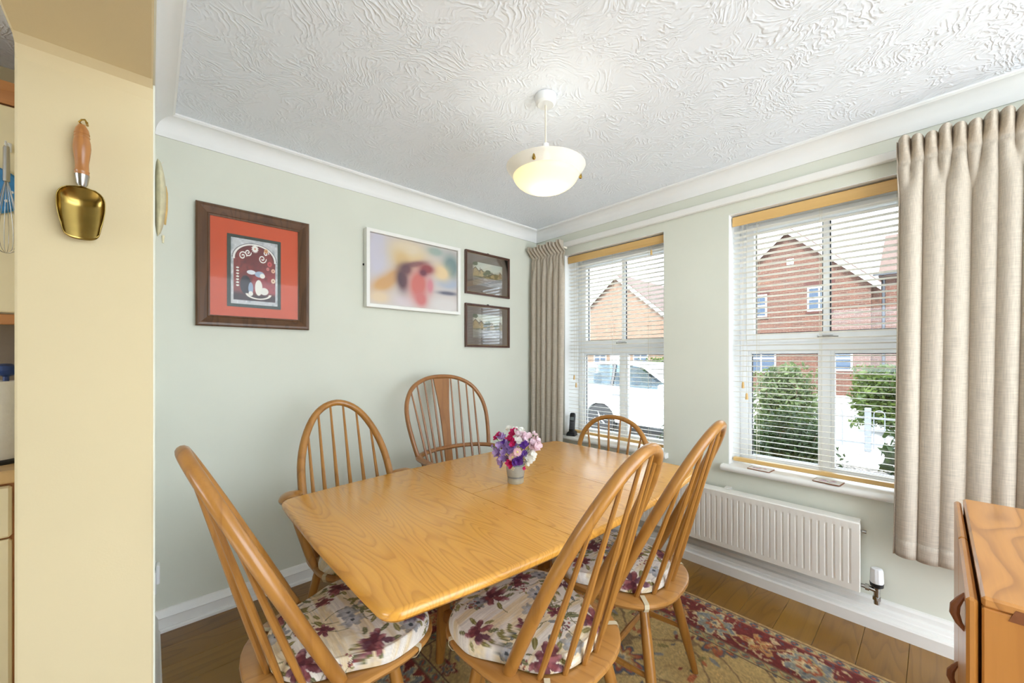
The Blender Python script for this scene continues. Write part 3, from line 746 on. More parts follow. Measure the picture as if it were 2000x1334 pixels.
# ------------------------------------------------------------------ rug
M['rug'] = painted('woven_rug', 0.95, 0.5, (350, 350, 350))
def make_rug():
    x0, x1, y0, y1 = -2.02, -0.425, -2.49, -0.62; step = 0.0058
    nx, ny = int((x1 - x0) / step), int((y1 - y0) / step)
    gx, gy = np.meshgrid(np.linspace(x0, x1, nx + 1), np.linspace(y0, y1, ny + 1)); X, Y = gx.ravel(), gy.ravel()
    cx, cy = (x0 + x1) / 2, (y0 + y1) / 2
    dR, dL, dT, dB = x1 - X, X - x0, y1 - Y, Y - y0
    d = np.minimum(np.minimum(dR, dL), np.minimum(dT, dB))
    vert = np.minimum(dR, dL) < np.minimum(dT, dB)
    along = np.where(vert, Y - cy, X - cx)
    img = np.empty((len(X), 3)); img[:] = (196, 168, 112)
    r = random.Random(8)
    wob = (fbm(X * 30, Y * 30, 2) - 0.5); wob2 = (fbm(X * 14, Y * 14, 7) - 0.5)
    red, navy, gold, crm, rust, slate, ol = (118, 46, 44), (84, 90, 104), (196, 164, 104), (216, 196, 150), (176, 92, 62), (128, 132, 134), (134, 124, 76)
    # field: gold ground, trellis of vines, rosettes
    blend(img, sstep(0.4, 0.75, fbm(X * 5, Y * 5, 5)) * 0.5, (186, 152, 92)); blend(img, sstep(0.55, 0.8, fbm(X * 9, Y * 40, 6)) * 0.35, (208, 188, 140))
    vine = np.abs(np.sin((X - cx) * 11 + 1.6 * np.sin((Y - cy) * 7)) * np.cos((Y - cy) * 9 + 1.2 * np.sin((X - cx) * 8)) + wob * 0.25)
    blend(img, sstep(0.075, 0.03, vine) * 0.75, (122, 98, 72))
    def rosette(px, py, R, cols, lobes=8, al=0.9):
        rr = np.hypot(X - px, Y - py); th = np.arctan2(Y - py, X - px)
        e = R * (1 + 0.22 * np.cos(lobes * th) + wob * 0.7)
        for k, c in zip((1.0, 0.80, 0.62, 0.42, 0.22), cols): blend(img, sstep(e * k, e * k - 0.009, rr) * al, c)
    for i in range(4):
        for j in range(6):
            px = x0 + 0.34 + i * 0.31 + 0.05 * math.sin(j * 2.1); py = y0 + 0.34 + j * 0.33 + 0.06 * math.cos(i * 1.7)
            if (i + j) % 2 == 0: rosette(px, py, 0.085, [navy, rust, gold, crm, slate], 9)
            else: rosette(px, py, 0.040, [red, crm, navy, gold, red], 6)
    for k in range(150):
        px, py = r.uniform(x0 + .3, x1 - .3), r.uniform(y0 + .3, y1 - .3); a = r.random() * 3.14; L = r.uniform(0.012, 0.032)
        u = (X - px) * math.cos(a) + (Y - py) * math.sin(a); v = -(X - px) * math.sin(a) + (Y - py) * math.cos(a)
        blend(img, sstep(1, 0.7, (u / L) ** 2 + (v / (L * 0.4)) ** 2 + wob) * 0.8, r.choice([navy, slate, ol, red, rust]))
    # border bands measured from the edge
    def band(a, b): return sstep(a - 0.001, a + 0.002, d) * sstep(b + 0.001, b - 0.002, d)
    def stripe(a, b, ground, motif, per, mc2):
        m = band(a, b); blend(img, m, ground); w = b - a; mid = (a + b) / 2
        ph = np.mod(along / per + 0.5, 1) - 0.5
        rr = np.hypot(ph * per, (d - mid)) + wob * 0.012
        blend(img, m * sstep(w * 0.40, w * 0.30, rr), motif); blend(img, m * sstep(w * 0.16, w * 0.10, rr), mc2)
        blend(img, m * sstep(0.004, 0.002, np.abs(d - mid - 0.25 * w * np.sin(along / per * 6.283)))*0.7, mc2)
        for e in (a, b): blend(img, sstep(0.004, 0.002, np.abs(d - e)), (104, 74, 62))
    m = band(0.068, 0.262); blend(img, m, red); blend(img, m * sstep(0.5, 0.75, fbm(X * 8, Y * 8, 31)), (140, 62, 52))
    per = 0.36; k = np.floor(along / per); ph = (along / per - k - 0.5) * per; mid = 0.165 + 0.012 * np.sin(along * 17)
    rr = np.hypot(ph * 0.9, (d - mid)); th = np.arctan2(d - mid, ph)
    e = 0.082 * (1 + 0.16 * np.cos(8 * th) + wob * 0.9)
    for q, c in zip((1.0, 0.88, 0.70, 0.52, 0.34, 0.18), (crm, slate, (150, 148, 132), rust, crm, navy)):
        blend(img, m * sstep(e * q, e * q - 0.008, rr) * 0.95, c)
    ph2 = (np.mod(along / per, 1)); ph2 = np.where(ph2 > 0.5, ph2 - 1, ph2) * per
    rr2 = np.hypot(ph2 * 0.8, d - 0.165 + wob2 * 0.03); e2 = 0.052 * (1 + 0.3 * np.cos(5 * np.arctan2(d - .165, ph2)) + wob)
    for q, c in zip((1.0, 0.75, 0.5, 0.25), ((196, 150, 92), rust, gold, red)): blend(img, m * sstep(e2 * q, e2 * q - 0.007, rr2) * 0.9, c)
    vn = np.abs(d - 0.165 - 0.062 * np.sin(along / per * 6.283 * 1.0 + 0.9) + wob * 0.03)
    blend(img, m * sstep(0.007, 0.003, vn) * 0.85, gold)
    sp = fbm(X * 55, Y * 55, 41, 2); blend(img, m * sstep(0.66, 0.74, sp) * 0.8, crm); blend(img, m * sstep(0.30, 0.22, sp) * 0.7, navy)
    stripe(0.022, 0.066, (186, 168, 122), navy, 0.052, rust); stripe(0.264, 0.306, (176, 162, 114), (112, 112, 104), 0.05, rust)
    blend(img, sstep(0.022, 0.018, d), (184, 150, 98)); blend(img, band(0.018, 0.023), (120, 66, 56)); blend(img, band(0.058, 0.068), (150, 70, 56)); 
    img *= (0.80 + 0.36 * fbm(X * 160, Y * 160, 50, 2))[:, None]; img *= (0.9 + 0.2 * fbm(X * 3, Y * 3, 51, 2))[:, None]
    pos = np.stack([X - cx, Y - cy, np.where(d < 0.004, 0.0012, 0.0075)], 1)
    me = paint_mesh('rug', pos, quads_of(nx, ny), img)
    o = obj('rug', me, M['rug']); o.location = (cx, cy, 0)
    return tag(o, 'gold and red patterned oriental rug under the dining table', 'rug')
make_rug()

# ------------------------------------------------------------------ pictures on the back wall
M['walnut'] = wood('dark_walnut_frame', (98, 66, 42), (58, 36, 22), 'z', 0.35, 7, 12, 0.1, coat=0.2)
M['dkframe'] = wood('thin_dark_frame', (88, 56, 44), (54, 32, 26), 'z', 0.35, 7, 12, 0.1)
M['gilt'] = plain('gilt_slip', (176, 146, 92), 0.35, 0.1, metal=0.6)
M['redmat'] = plain('orange_red_mount', (206, 96, 66), 0.9, 0.03, 40)
M['greymat'] = plain('dark_grey_mount', (76, 84, 78), 0.9, 0.04, 40)
M['brownmat'] = plain('taupe_mount', (120, 106, 96), 0.9, 0.04, 40)
M['whiteframe'] = plain('white_frame', (240, 238, 232), 0.45, 0.02)
M['print'] = painted('printed_paper', 0.55)
def picture(name, label, x0, x1, z0, z1, fw, fd, fmat, profile, gap=0.004):
    """frame of four mitred lengths on the back wall; returns the empty"""
    t = thing(name, label, 'picture', ((x0 + x1) / 2, -gap, z0)); W, H = x1 - x0, z1 - z0
    cs = [(-W / 2, 0), (W / 2, 0), (W / 2, H), (-W / 2, H)]; ins = [(1, 1), (-1, 1), (-1, -1), (1, -1)]
    for i in range(4):
        j = (i + 1) % 4; rings = []
        for k in (i, j): rings.append([(cs[k][0] + ins[k][0] * a * fw, -b * fd, cs[k][1] + ins[k][1] * a * fw) for a, b in profile])
        obj('frame_rail', MB().layers(rings), fmat, t, angle=28)
    return t, W, H
def sheet(name, t, a0, a1, b0, b1, yv, mat_, th=0.0015):
    return obj(name, MB().box(a0, a1, yv, yv + th, b0, b1), mat_, t)
def print_sheet(name, t, a0, a1, b0, b1, yv, fn, nx, ny):
    gu, gv = np.meshgrid(np.linspace(0, 1, nx + 1), np.linspace(0, 1, ny + 1)); U, V = gu.ravel(), gv.ravel()
    pos = np.stack([a0 + (a1 - a0) * U, np.full_like(U, yv), b0 + (b1 - b0) * V], 1)
    return obj(name, paint_mesh(name, pos, quads_of(nx, ny), fn(U, V)), M['print'], t)
BEV = [(0, 0), (0, 0.72), (0.12, 0.95), (0.3, 1.0), (0.62, 0.72), (0.8, 0.55), (0.86, 0.62), (1.0, 0.5), (1.0, 0)]
t, W, H = picture('framed_print', 'large dark wooden frame with orange-red mount and small red print', -2.405, -1.900, 1.431, 2.036, 0.056, 0.030, M['walnut'], BEV)
sheet('backing_board', t, -W / 2 + .01, W / 2 - .01, .01, H - .01, -0.006, M['dark'], 0.005)
sheet('mount', t, -W / 2 + .05, W / 2 - .05, .05, H - .05, -0.010, M['redmat'])
PX0, PX1, PZ0, PZ1 = -0.128, 0.112, 0.105, 0.475
sheet('inner_mount', t, PX0, PX1, PZ0, PZ1, -0.0125, M['greymat'])
def abstract_art(U, V):
    img = np.empty((len(U), 3)); img[:] = (196, 196, 196)
    blend(img, sstep(0.4, 0.75, fbm(U * 9, V * 12, 3)), (160, 164, 168)); blend(img, sstep(0.5, 0.8, fbm(U * 22, V * 26, 4)) * 0.6, (226, 228, 230))
    ua = (U - 0.5) / 0.44; top = 0.70 + 0.23 * np.sqrt(np.clip(1 - ua ** 2, 0, 1))
    ins = sstep(0.455, 0.44, np.abs(U - 0.5)) * sstep(0.055, 0.065, V) * (V < top)
    col = np.empty_like(img); col[:] = (112, 46, 44)
    blend(col, sstep(0.4, 0.65, fbm(U * 6, V * 7, 8)), (132, 58, 52)); blend(col, sstep(0.2, 0.7, U) * sstep(0.75, 0.3, V) * 0.8, (168, 70, 74)); blend(col, sstep(0.22, 0.12, V), (52, 28, 28))
    blend(col, sstep(0.55, 0.75, fbm(U * 24, V * 28, 9)) * 0.4, (70, 34, 36))
    img = img * (1 - ins[:, None]) + col * ins[:, None]
    rr = np.abs(np.hypot((U - 0.5) / 0.44, np.maximum(V - 0.70, 0) / 0.23) - 1.0)
    blend(img, sstep(0.06, 0.03, rr) * (V > 0.68), (236, 232, 226)); blend(img, sstep(0.016, 0.008, np.abs(rr - 0.075)) * (V > 0.70), (60, 40, 44))
    def spiral(cx, cy, R, n, dirn, col=(238, 234, 226), w=0.013):
        for k in range(90):
            q = k / 89; a = dirn * q * n * 6.283; rad = R * (1 - q * 0.85)
            blend(img, sstep(w, w * 0.5, np.hypot(U - cx - rad * math.cos(a), (V - cy - rad * 0.8 * math.sin(a)) * 1.15)), col)
    for a in ((0.24, 0.74, 0.085, 1.4, 1), (0.35, 0.80, 0.07, 1.3, -1), (0.66, 0.73, 0.085, 1.4, -1), (0.74, 0.82, 0.06, 1.2, 1)): spiral(*a)
    th = np.arctan2((V - 0.87), (U - 0.5)); rad = np.hypot(U - 0.5, (V - 0.87) * 1.2)
    blend(img, sstep(0.075, 0.06, rad * (1 + 0.15 * np.cos(14 * th))), (240, 236, 228)); blend(img, sstep(0.02, 0.014, rad), (196, 120, 90))
    def ell(cx, cy, a, b, col, al=1):
        blend(img, sstep(1.0, 0.8, ((U - cx) / a) ** 2 + ((V - cy) / b) ** 2) * al, col)
    # loose pale and dark shapes standing on the ground
    ell(0.30, 0.30, 0.12, 0.15, (44, 36, 42)); ell(0.42, 0.50, 0.10, 0.035, (220, 222, 226)); ell(0.60, 0.48, 0.11, 0.05, (160, 176, 196)); ell(0.66, 0.46, 0.06, 0.04, (234, 230, 220))
    ell(0.58, 0.27, 0.085, 0.13, (232, 228, 216)); ell(0.70, 0.22, 0.10, 0.06, (228, 224, 214)); ell(0.41, 0.25, 0.055, 0.10, (150, 166, 188)); ell(0.41, 0.17, 0.05, 0.04, (232, 230, 222))
    for k in range(7): ell(0.135, 0.28 + k * 0.045, 0.032, 0.014, (232, 228, 218))
    for cx, cy, R, c in ((0.82, 0.66, 0.055, (196, 82, 82)), (0.90, 0.56, 0.045, (228, 178, 150)), (0.90, 0.40, 0.05, (232, 206, 180)), (0.78, 0.58, 0.035, (206, 120, 116)), (0.74, 0.86, 0.045, (214, 160, 110))): ell(cx, cy, R, R * 0.8, c); ell(cx, cy, R * .3, R * .25, (150, 60, 56))
    bow = np.abs(np.hypot((U - 0.58) / 0.25, (V - 0.17) / 0.075) - 1); blend(img, sstep(0.16, 0.08, bow) * (V < 0.17), (236, 230, 218))
    return img
print_sheet('print', t, PX0 + 0.016, PX1 - 0.016, PZ0 + 0.016, PZ1 - 0.016, -0.0135, abstract_art, 130, 190)
sheet('picture_glass', t, -W / 2 + .052, W / 2 - .052, .052, H - .052, -0.0165, M['matt_pane'], 0.0015)

t, W, H = picture('framed_photo', 'white box frame holding a blurred photograph of a straw-hatted head', -1.578, -0.870, 1.594, 2.087, 0.022, 0.045, M['whiteframe'], [(0, 0), (0, 1), (0.9, 1), (1, 0.95), (1, 0)], 0.006)
sheet('backing_board', t, -W / 2 + .01, W / 2 - .01, .01, H - .01, -0.008, M['whiteframe'], 0.005)
def hat_photo(U, V):
    img = np.empty((len(U), 3)); img[:] = (206, 196, 190)
    def blob(cx, cy, a, b, th, col, al=1.0, soft=1.0):
        c, s = math.cos(th), math.sin(th); dx, dy = (U - cx) * 1.43, V - cy
        u = (dx * c + dy * s) / (a * 1.43); v = (-dx * s + dy * c) / b
        blend(img, np.clip(np.exp(-np.maximum(u * u + v * v - 0.25, 0) * 1.6 / soft), 0, 1) * al, col)
    blob(0.08, 0.75, 0.12, 0.5, 0, (200, 196, 208)); blob(0.92, 0.72, 0.12, 0.24, 0, (122, 142, 140)); blob(0.72, 0.92, 0.12, 0.08, 0, (156, 172, 164))
    blob(0.88, 0.44, 0.16, 0.10, 0, (168, 178, 196)); blob(0.88, 0.28, 0.14, 0.035, 0.02, (96, 96, 112)); blob(0.85, 0.08, 0.25, 0.14, 0, (214, 208, 204))
    blob(0.42, 0.78, 0.22, 0.20, 0.0, (218, 196, 150)); blob(0.40, 0.88, 0.18, 0.12, 0, (222, 206, 180)); blob(0.34, 0.66, 0.10, 0.2, 0.3, (214, 184, 134)); blob(0.14, 0.30, 0.16, 0.12, 0.55, (206, 160, 108)); blob(0.24, 0.42, 0.14, 0.10, 0.75, (204, 160, 112))
    blob(0.80, 0.60, 0.13, 0.15, -0.35, (226, 200, 156)); blob(0.10, 0.10, 0.12, 0.10, 0, (222, 200, 168)); blob(0.37, 0.08, 0.14, 0.10, 0, (212, 200, 202))
    blob(0.34, 0.40, 0.075, 0.20, 0.1, (92, 72, 80)); blob(0.48, 0.66, 0.16, 0.05, 0.28, (120, 88, 92), 0.9); blob(0.38, 0.56, 0.08, 0.1, .6, (104, 78, 84))
    blob(0.52, 0.36, 0.125, 0.27, -0.12, (204, 116, 108)); blob(0.55, 0.14, 0.08, 0.14, 0.25, (202, 120, 118)); blob(0.66, 0.36, 0.045, 0.14, 0, (206, 124, 134), 0.8); blob(0.62, 0.62, 0.10, 0.09, 0, (150, 78, 80)); blob(0.575, 0.55, 0.05, 0.06, 0, (110, 62, 76), 0.9)
    return img
print_sheet('photo_print', t, -W / 2 + .024, W / 2 - .024, .024, H - .024, -0.030, hat_photo, 80, 56)
obj('hanging_hook', MB().box(-W / 2 - 0.006, -W / 2 + 0.002, -0.006, 0.003, H * 0.53, H * 0.53 + 0.012), M['dark'], t)

def cottage(seed):
    def fn(U, V):
        img = np.empty((len(U), 3)); img[:] = (214, 210, 186)
        blend(img, sstep(0.45, 0.9, V) * 0.6, (196, 206, 200)); blend(img, sstep(0.42, 0.7, fbm(U * 4, V * 5, seed)) * 0.5, (226, 216, 190))
        sky = 0.60 + 0.16 * (fbm(U * 7, U * 0 + seed, seed + 1) - 0.5) + 0.1 * (1 - U); bank = sstep(sky, sky - 0.03, V)
        c = np.empty_like(img); c[:] = (132, 118, 84); blend(c, sstep(0.42, 0.6, fbm(U * 13, V * 12, seed + 2)), (86, 88, 58)); blend(c, sstep(0.55, 0.7, fbm(U * 17, V * 16, seed + 4)), (184, 166, 124))
        img = img * (1 - bank[:, None]) + c * bank[:, None]
        for x, w, h, col in ((0.08, 0.11, 0.80, (168, 144, 98)), (0.27, 0.08, 0.74, (178, 154, 108)), (0.66, 0.07, 0.64, (170, 150, 110)), (0.94, 0.06, 0.70, (160, 142, 110))):
            m = sstep(w, w - 0.01, np.abs(U - x)) * (V > 0.40) * (V < h - np.abs(U - x) * 1.3); blend(img, m, col)
            blend(img, m * (V > h - np.abs(U - x) * 1.3 - 0.06), (110, 92, 66)); blend(img, sstep(0.013, 0.01, np.abs(U - x + w * .5)) * (V > 0.5) * (V < h + 0.04), (120, 100, 78))
        for x, z, R in ((0.50, 0.62, 0.10), (0.78, 0.52, 0.08), (0.06, 0.93, 0.10), (0.4, 0.52, 0.07)):
            blend(img, sstep(1, 0.7, ((U - x) / R) ** 2 + ((V - z) / (R * 1.1)) ** 2 + (fbm(U * 30, V * 30, seed + 6) - .5) * 1.6), (82, 88, 58))
        wat = sstep(0.37, 0.33, V + 0.04 * (fbm(U * 12, V * 3, seed + 8) - .5)); w2 = np.empty_like(img); w2[:] = (150, 148, 150); blend(w2, sstep(0.45, 0.6, fbm(U * 7, V * 40, seed + 9)), (196, 194, 192)); blend(w2, sstep(0.4, 0.1, U) * 0.6, (120, 108, 84))
        return img * (1 - wat[:, None]) + w2 * wat[:, None]
    return fn
for lab, z0, z1, sd in (('thin dark frame with taupe mount around a village watercolour, the upper of two', 1.768, 2.103, 3), ('thin dark frame with taupe mount around a pale village sketch, the lower of two', 1.357, 1.694, 12)):
    t, W, H = picture('framed_watercolour', lab, -0.800, -0.347, z0, z1, 0.016, 0.018, M['dkframe'], [(0, 0), (0, 1), (0.7, 1), (1, 0.75), (1, 0)])
    t['group'] = 'small framed prints by the corner'
    sheet('backing_board', t, -W / 2 + .006, W / 2 - .006, .006, H - .006, -0.005, M['dark'], 0.004)
    sl = MB()
    for a, b, c, d_ in ((-W / 2 + .015, -W / 2 + .020, .015, H - .015), (W / 2 - .020, W / 2 - .015, .015, H - .015), (-W / 2 + .02, W / 2 - .02, .015, .020), (-W / 2 + .02, W / 2 - .02, H - .020, H - .015)): sl.box(a, b, -0.0085, -0.004, c, d_)
    obj('gilt_slip', sl, M['gilt'], t)
    sheet('mount', t, -W / 2 + .018, W / 2 - .018, .018, H - .018, -0.0065, M['brownmat'])
    print_sheet('watercolour_print', t, -W / 2 + .075, W / 2 - .075, .075, H - .078, -0.0072, cottage(sd), 80, 56)
    sheet('picture_glass', t, -W / 2 + .0155, W / 2 - .0155, .0155, H - .0155, -0.0105, M['pane'], 0.0015)
    obj('hanger_tab', MB().box(-0.006, 0.01, -0.006, 0.002, H - 0.002, H + 0.008), M['dark'], t)

# ------------------------------------------------------------------ pendant lamp
px, py = -1.315, -1.31
M['opal'] = NT('opal_glass'); q = M['opal']
q.base(lin4((250, 244, 228))); q.p.inputs['Roughness'].default_value = 0.2
tr = q.n('ShaderNodeBsdfTranslucent'); tr.inputs[0].default_value = lin4((255, 248, 230))
mx = q.n('ShaderNodeMixShader', {0: 0.65}); q.t.links.new(q.p.outputs[0], mx.inputs[1]); q.t.links.new(tr.outputs[0], mx.inputs[2]); q.t.links.new(mx.outputs[0], q.out.inputs[0]); M['opal'] = q.m
q = NT('frosted_rim'); q.base(lin4((250, 246, 234))); q.p.inputs['Roughness'].default_value = 0.35
tr = q.n('ShaderNodeBsdfTransparent'); mx = q.n('ShaderNodeMixShader', {0: 0.45}); q.t.links.new(q.p.outputs[0], mx.inputs[1]); q.t.links.new(tr.outputs[0], mx.inputs[2]); q.t.links.new(mx.outputs[0], q.out.inputs[0]); M['frost'] = q.m
lamp = thing('pendant_lamp', 'white glass bowl pendant lamp hanging from the ceiling on a flex', 'lamp', (px, py, 1.975))
zc = ZC - 1.975
obj('ceiling_rose', MB().lathe([(0.0, zc - 0.040), (0.034, zc - 0.040), (0.043, zc - 0.032), (0.047, zc - 0.012), (0.047, zc - 0.002), (0.0, zc - 0.002)], 28), M['upvc'], lamp)
obj('flex', MB().tube([(0, 0, zc - 0.038), (0, 0, 0.218)], 0.0035, 8), M['cord'], lamp)
obj('lamp_holder', MB().lathe([(0.006, 0.222), (0.014, 0.218), (0.015, 0.190), (0.019, 0.186), (0.019, 0.165), (0.017, 0.135), (0.0, 0.135)], 18), M['upvc'], lamp)
obj('brass_ring', MB().lathe([(0.019, 0.188), (0.024, 0.186), (0.024, 0.181), (0.019, 0.180)], 18), M['brass'], lamp)
prof = [(0.0, 0.012)] + [(0.142 * math.sin(a), 0.012 + 0.182 * (1 - math.cos(a)) * 0.42) for a in np.linspace(0.12, 1.45, 12)]
inner = [(r_ * 0.985, h + 0.003) for r_, h in prof[::-1][:-1]] + [(0.0, 0.016)]
shade = obj('glass_bowl', MB().lathe(prof + inner, 40), M['opal'], lamp)
re, he = prof[-1]
rim = [(re, he), (re + 0.010, he + 0.012), (re + 0.026, he + 0.036), (re + 0.029, he + 0.040), (re + 0.026, he + 0.0405), (re + 0.006, he + 0.013), (re - 0.003, he + 0.002)]
obj('clear_rim', MB().lathe(rim, 40), M['frost'], lamp)
for k in range(3):
    a = math.radians(205 + 120 * k); c, s = math.cos(a), math.sin(a); R0 = re + 0.014
    ck = obj('suspension_rod', MB().tube([(c * 0.018, s * 0.018, 0.182), (c * (R0 - 0.004), s * (R0 - 0.004), he + 0.026)], 0.0012, 5), M['brass'], lamp)
    obj('brass_stud', MB().lathe([(0.0, -0.009), (0.006, -0.006), (0.0075, 0.0), (0.006, 0.005), (0.003, 0.018), (0.0, 0.02)], 12, (c * R0, s * R0, he + 0.008)), M['brass'], ck)
q = NT('bulb_glow'); q.p.inputs['Emission Color'].default_value = (1, 0.92, 0.80, 1); q.p.inputs['Emission Strength'].default_value = 4.5; M['bulb'] = q.m
obj('light_bulb', MB().lathe([(0.0, 0.052), (0.018, 0.058), (0.026, 0.075), (0.022, 0.098), (0.013, 0.118), (0.013, 0.134), (0.0, 0.134)], 18), M['bulb'], lamp)

# ------------------------------------------------------------------ radiator
RX0, RX1 = -0.105, -0.05; RY0, RY1, RZ0, RZ1 = -2.205, -0.93, 0.165, 0.492
rad = thing('radiator', 'white fluted panel radiator under the coaster window sill', 'radiator', (RX1, (RY0 + RY1) / 2, RZ0))
rc = (RY0 + RY1) / 2
pm = MB(); pitch = 0.0302; nfl = int((RY1 - RY0 - 0.05) / pitch); y_s = RY0 + 0.025 + 0.004
ys = [RY0]; dep = [0]
for k in range(nfl):
    a = y_s + k * pitch
    for q_, d_ in ((0.0, 0.0), (0.003, 1.0), (0.009, 1.0), (0.012, 0.0)): ys.append(a + q_); dep.append(d_)
ys.append(RY1); dep.append(0)
zs = [(RZ0, 0), (RZ0 + 0.028, 0), (RZ0 + 0.042, 1), (RZ1 - 0.044, 1), (RZ1 - 0.034, 0), (RZ1 - 0.006, 0)]
vs = []; fs = []
for z_, m_ in zs:
    for yy, d_ in zip(ys, dep): vs.append((RX0 + 0.0032 * d_ * m_, yy, z_))
n_ = len(ys)
for j in range(len(zs) - 1):
    for i in range(n_ - 1): fs.append((j * n_ + i, j * n_ + i + 1, (j + 1) * n_ + i + 1, (j + 1) * n_ + i))
pm.add(vs, fs); pm.box(RX0 + 0.0045, RX0 + 0.016, RY0, RY1, RZ0, RZ1 - 0.006)
pm.layers([[(RX0, yy, RZ1 - 0.006), (RX0 + 0.004, yy, RZ1), (RX0 + 0.016, yy, RZ1), (RX0 + 0.016, yy, RZ1 - 0.007)] for yy in (RY0, RY1)])
pm.layers([[(RX0, RY0, zz), (RX0 + 0.007, RY0, zz), (RX0 + 0.007, RY0 - 0.003, zz), (RX0 + 0.003, RY0 - 0.003, zz)] for zz in (RZ0, RZ1 - 0.006)])
obj('front_panel', pm, M['rad'], rad, world=True, angle=20)
obj('top_grille', MB().box(RX0 + 0.018, -0.022, RY0 + 0.004, RY1 - 0.004, RZ1 - 0.012, RZ1 - 0.002, 0.002), M['rad'], rad, world=True)
obj('back_panel', MB().box(-0.040, -0.028, RY0 + 0.004, RY1 - 0.004, RZ0, RZ1 - 0.014, 0.002), M['rad'], rad, world=True)
obj('bracket', MB().box(-0.03, -0.0008, -1.62, -1.59, RZ0 + 0.02, RZ1 + 0.008).box(-0.045, -0.02, -1.622, -1.588, RZ1 - 0.001, RZ1 + 0.006, 0.002).box(-0.03, -0.0008, -1.12, -1.09, RZ0 + 0.02, RZ1 - 0.015), M['rad'], rad, world=True)
obj('bleed_valve', MB().lathe([(0.008, 0), (0.008, 0.014), (0.005, 0.016), (0.005, 0.024), (0, 0.024)], 8, (-0.075, RY0 - 0.022, RZ1 - 0.045), 'y'), M['chrome'], rad, world=True)
vy = RY0 - 0.058
vl = thing('radiator_valve', 'white thermostatic valve with black collar at the end of the radiator', 'valve', (-0.075, vy, 0.124))
vb = MB().tube([(0, 0, 0.0), (0, 0, 0.075)], [0.011, 0.012], 12).tube([(0, 0, 0.062), (0, 0.03, 0.066), (0, 0.056, 0.066)], [0.012, 0.010, 0.009], 12).lathe([(0.016, 0.02), (0.016, 0.034), (0.0, 0.034)], 6)
vb.lathe([(0.015, 0), (0.015, 0.014)], 6, (0, 0.026, 0.066), 'y')
obj('valve_body', vb, M['chrome'], vl)
obj('collar', MB().lathe([(0.016, 0.078), (0.024, 0.084), (0.0255, 0.100), (0.0, 0.100)], 22), M['black'], vl)
hm = MB(); sg = 40; rings = []
for r_, h in ((0.0235, 0.1005), (0.0245, 0.106), (0.0245, 0.116), (0.0225, 0.158), (0.020, 0.166), (0.012, 0.169)):
    rings.append([(r_ * (1 - (0.06 if (k % 4 < 2 and 0.11 < h < 0.165) else 0)) * math.cos(6.2832 * k / sg), r_ * (1 - (0.06 if (k % 4 < 2 and 0.11 < h < 0.165) else 0)) * math.sin(6.2832 * k / sg), h) for k in range(sg)])
obj('dial_head', hm.layers(rings), M['upvc'], vl, angle=20)

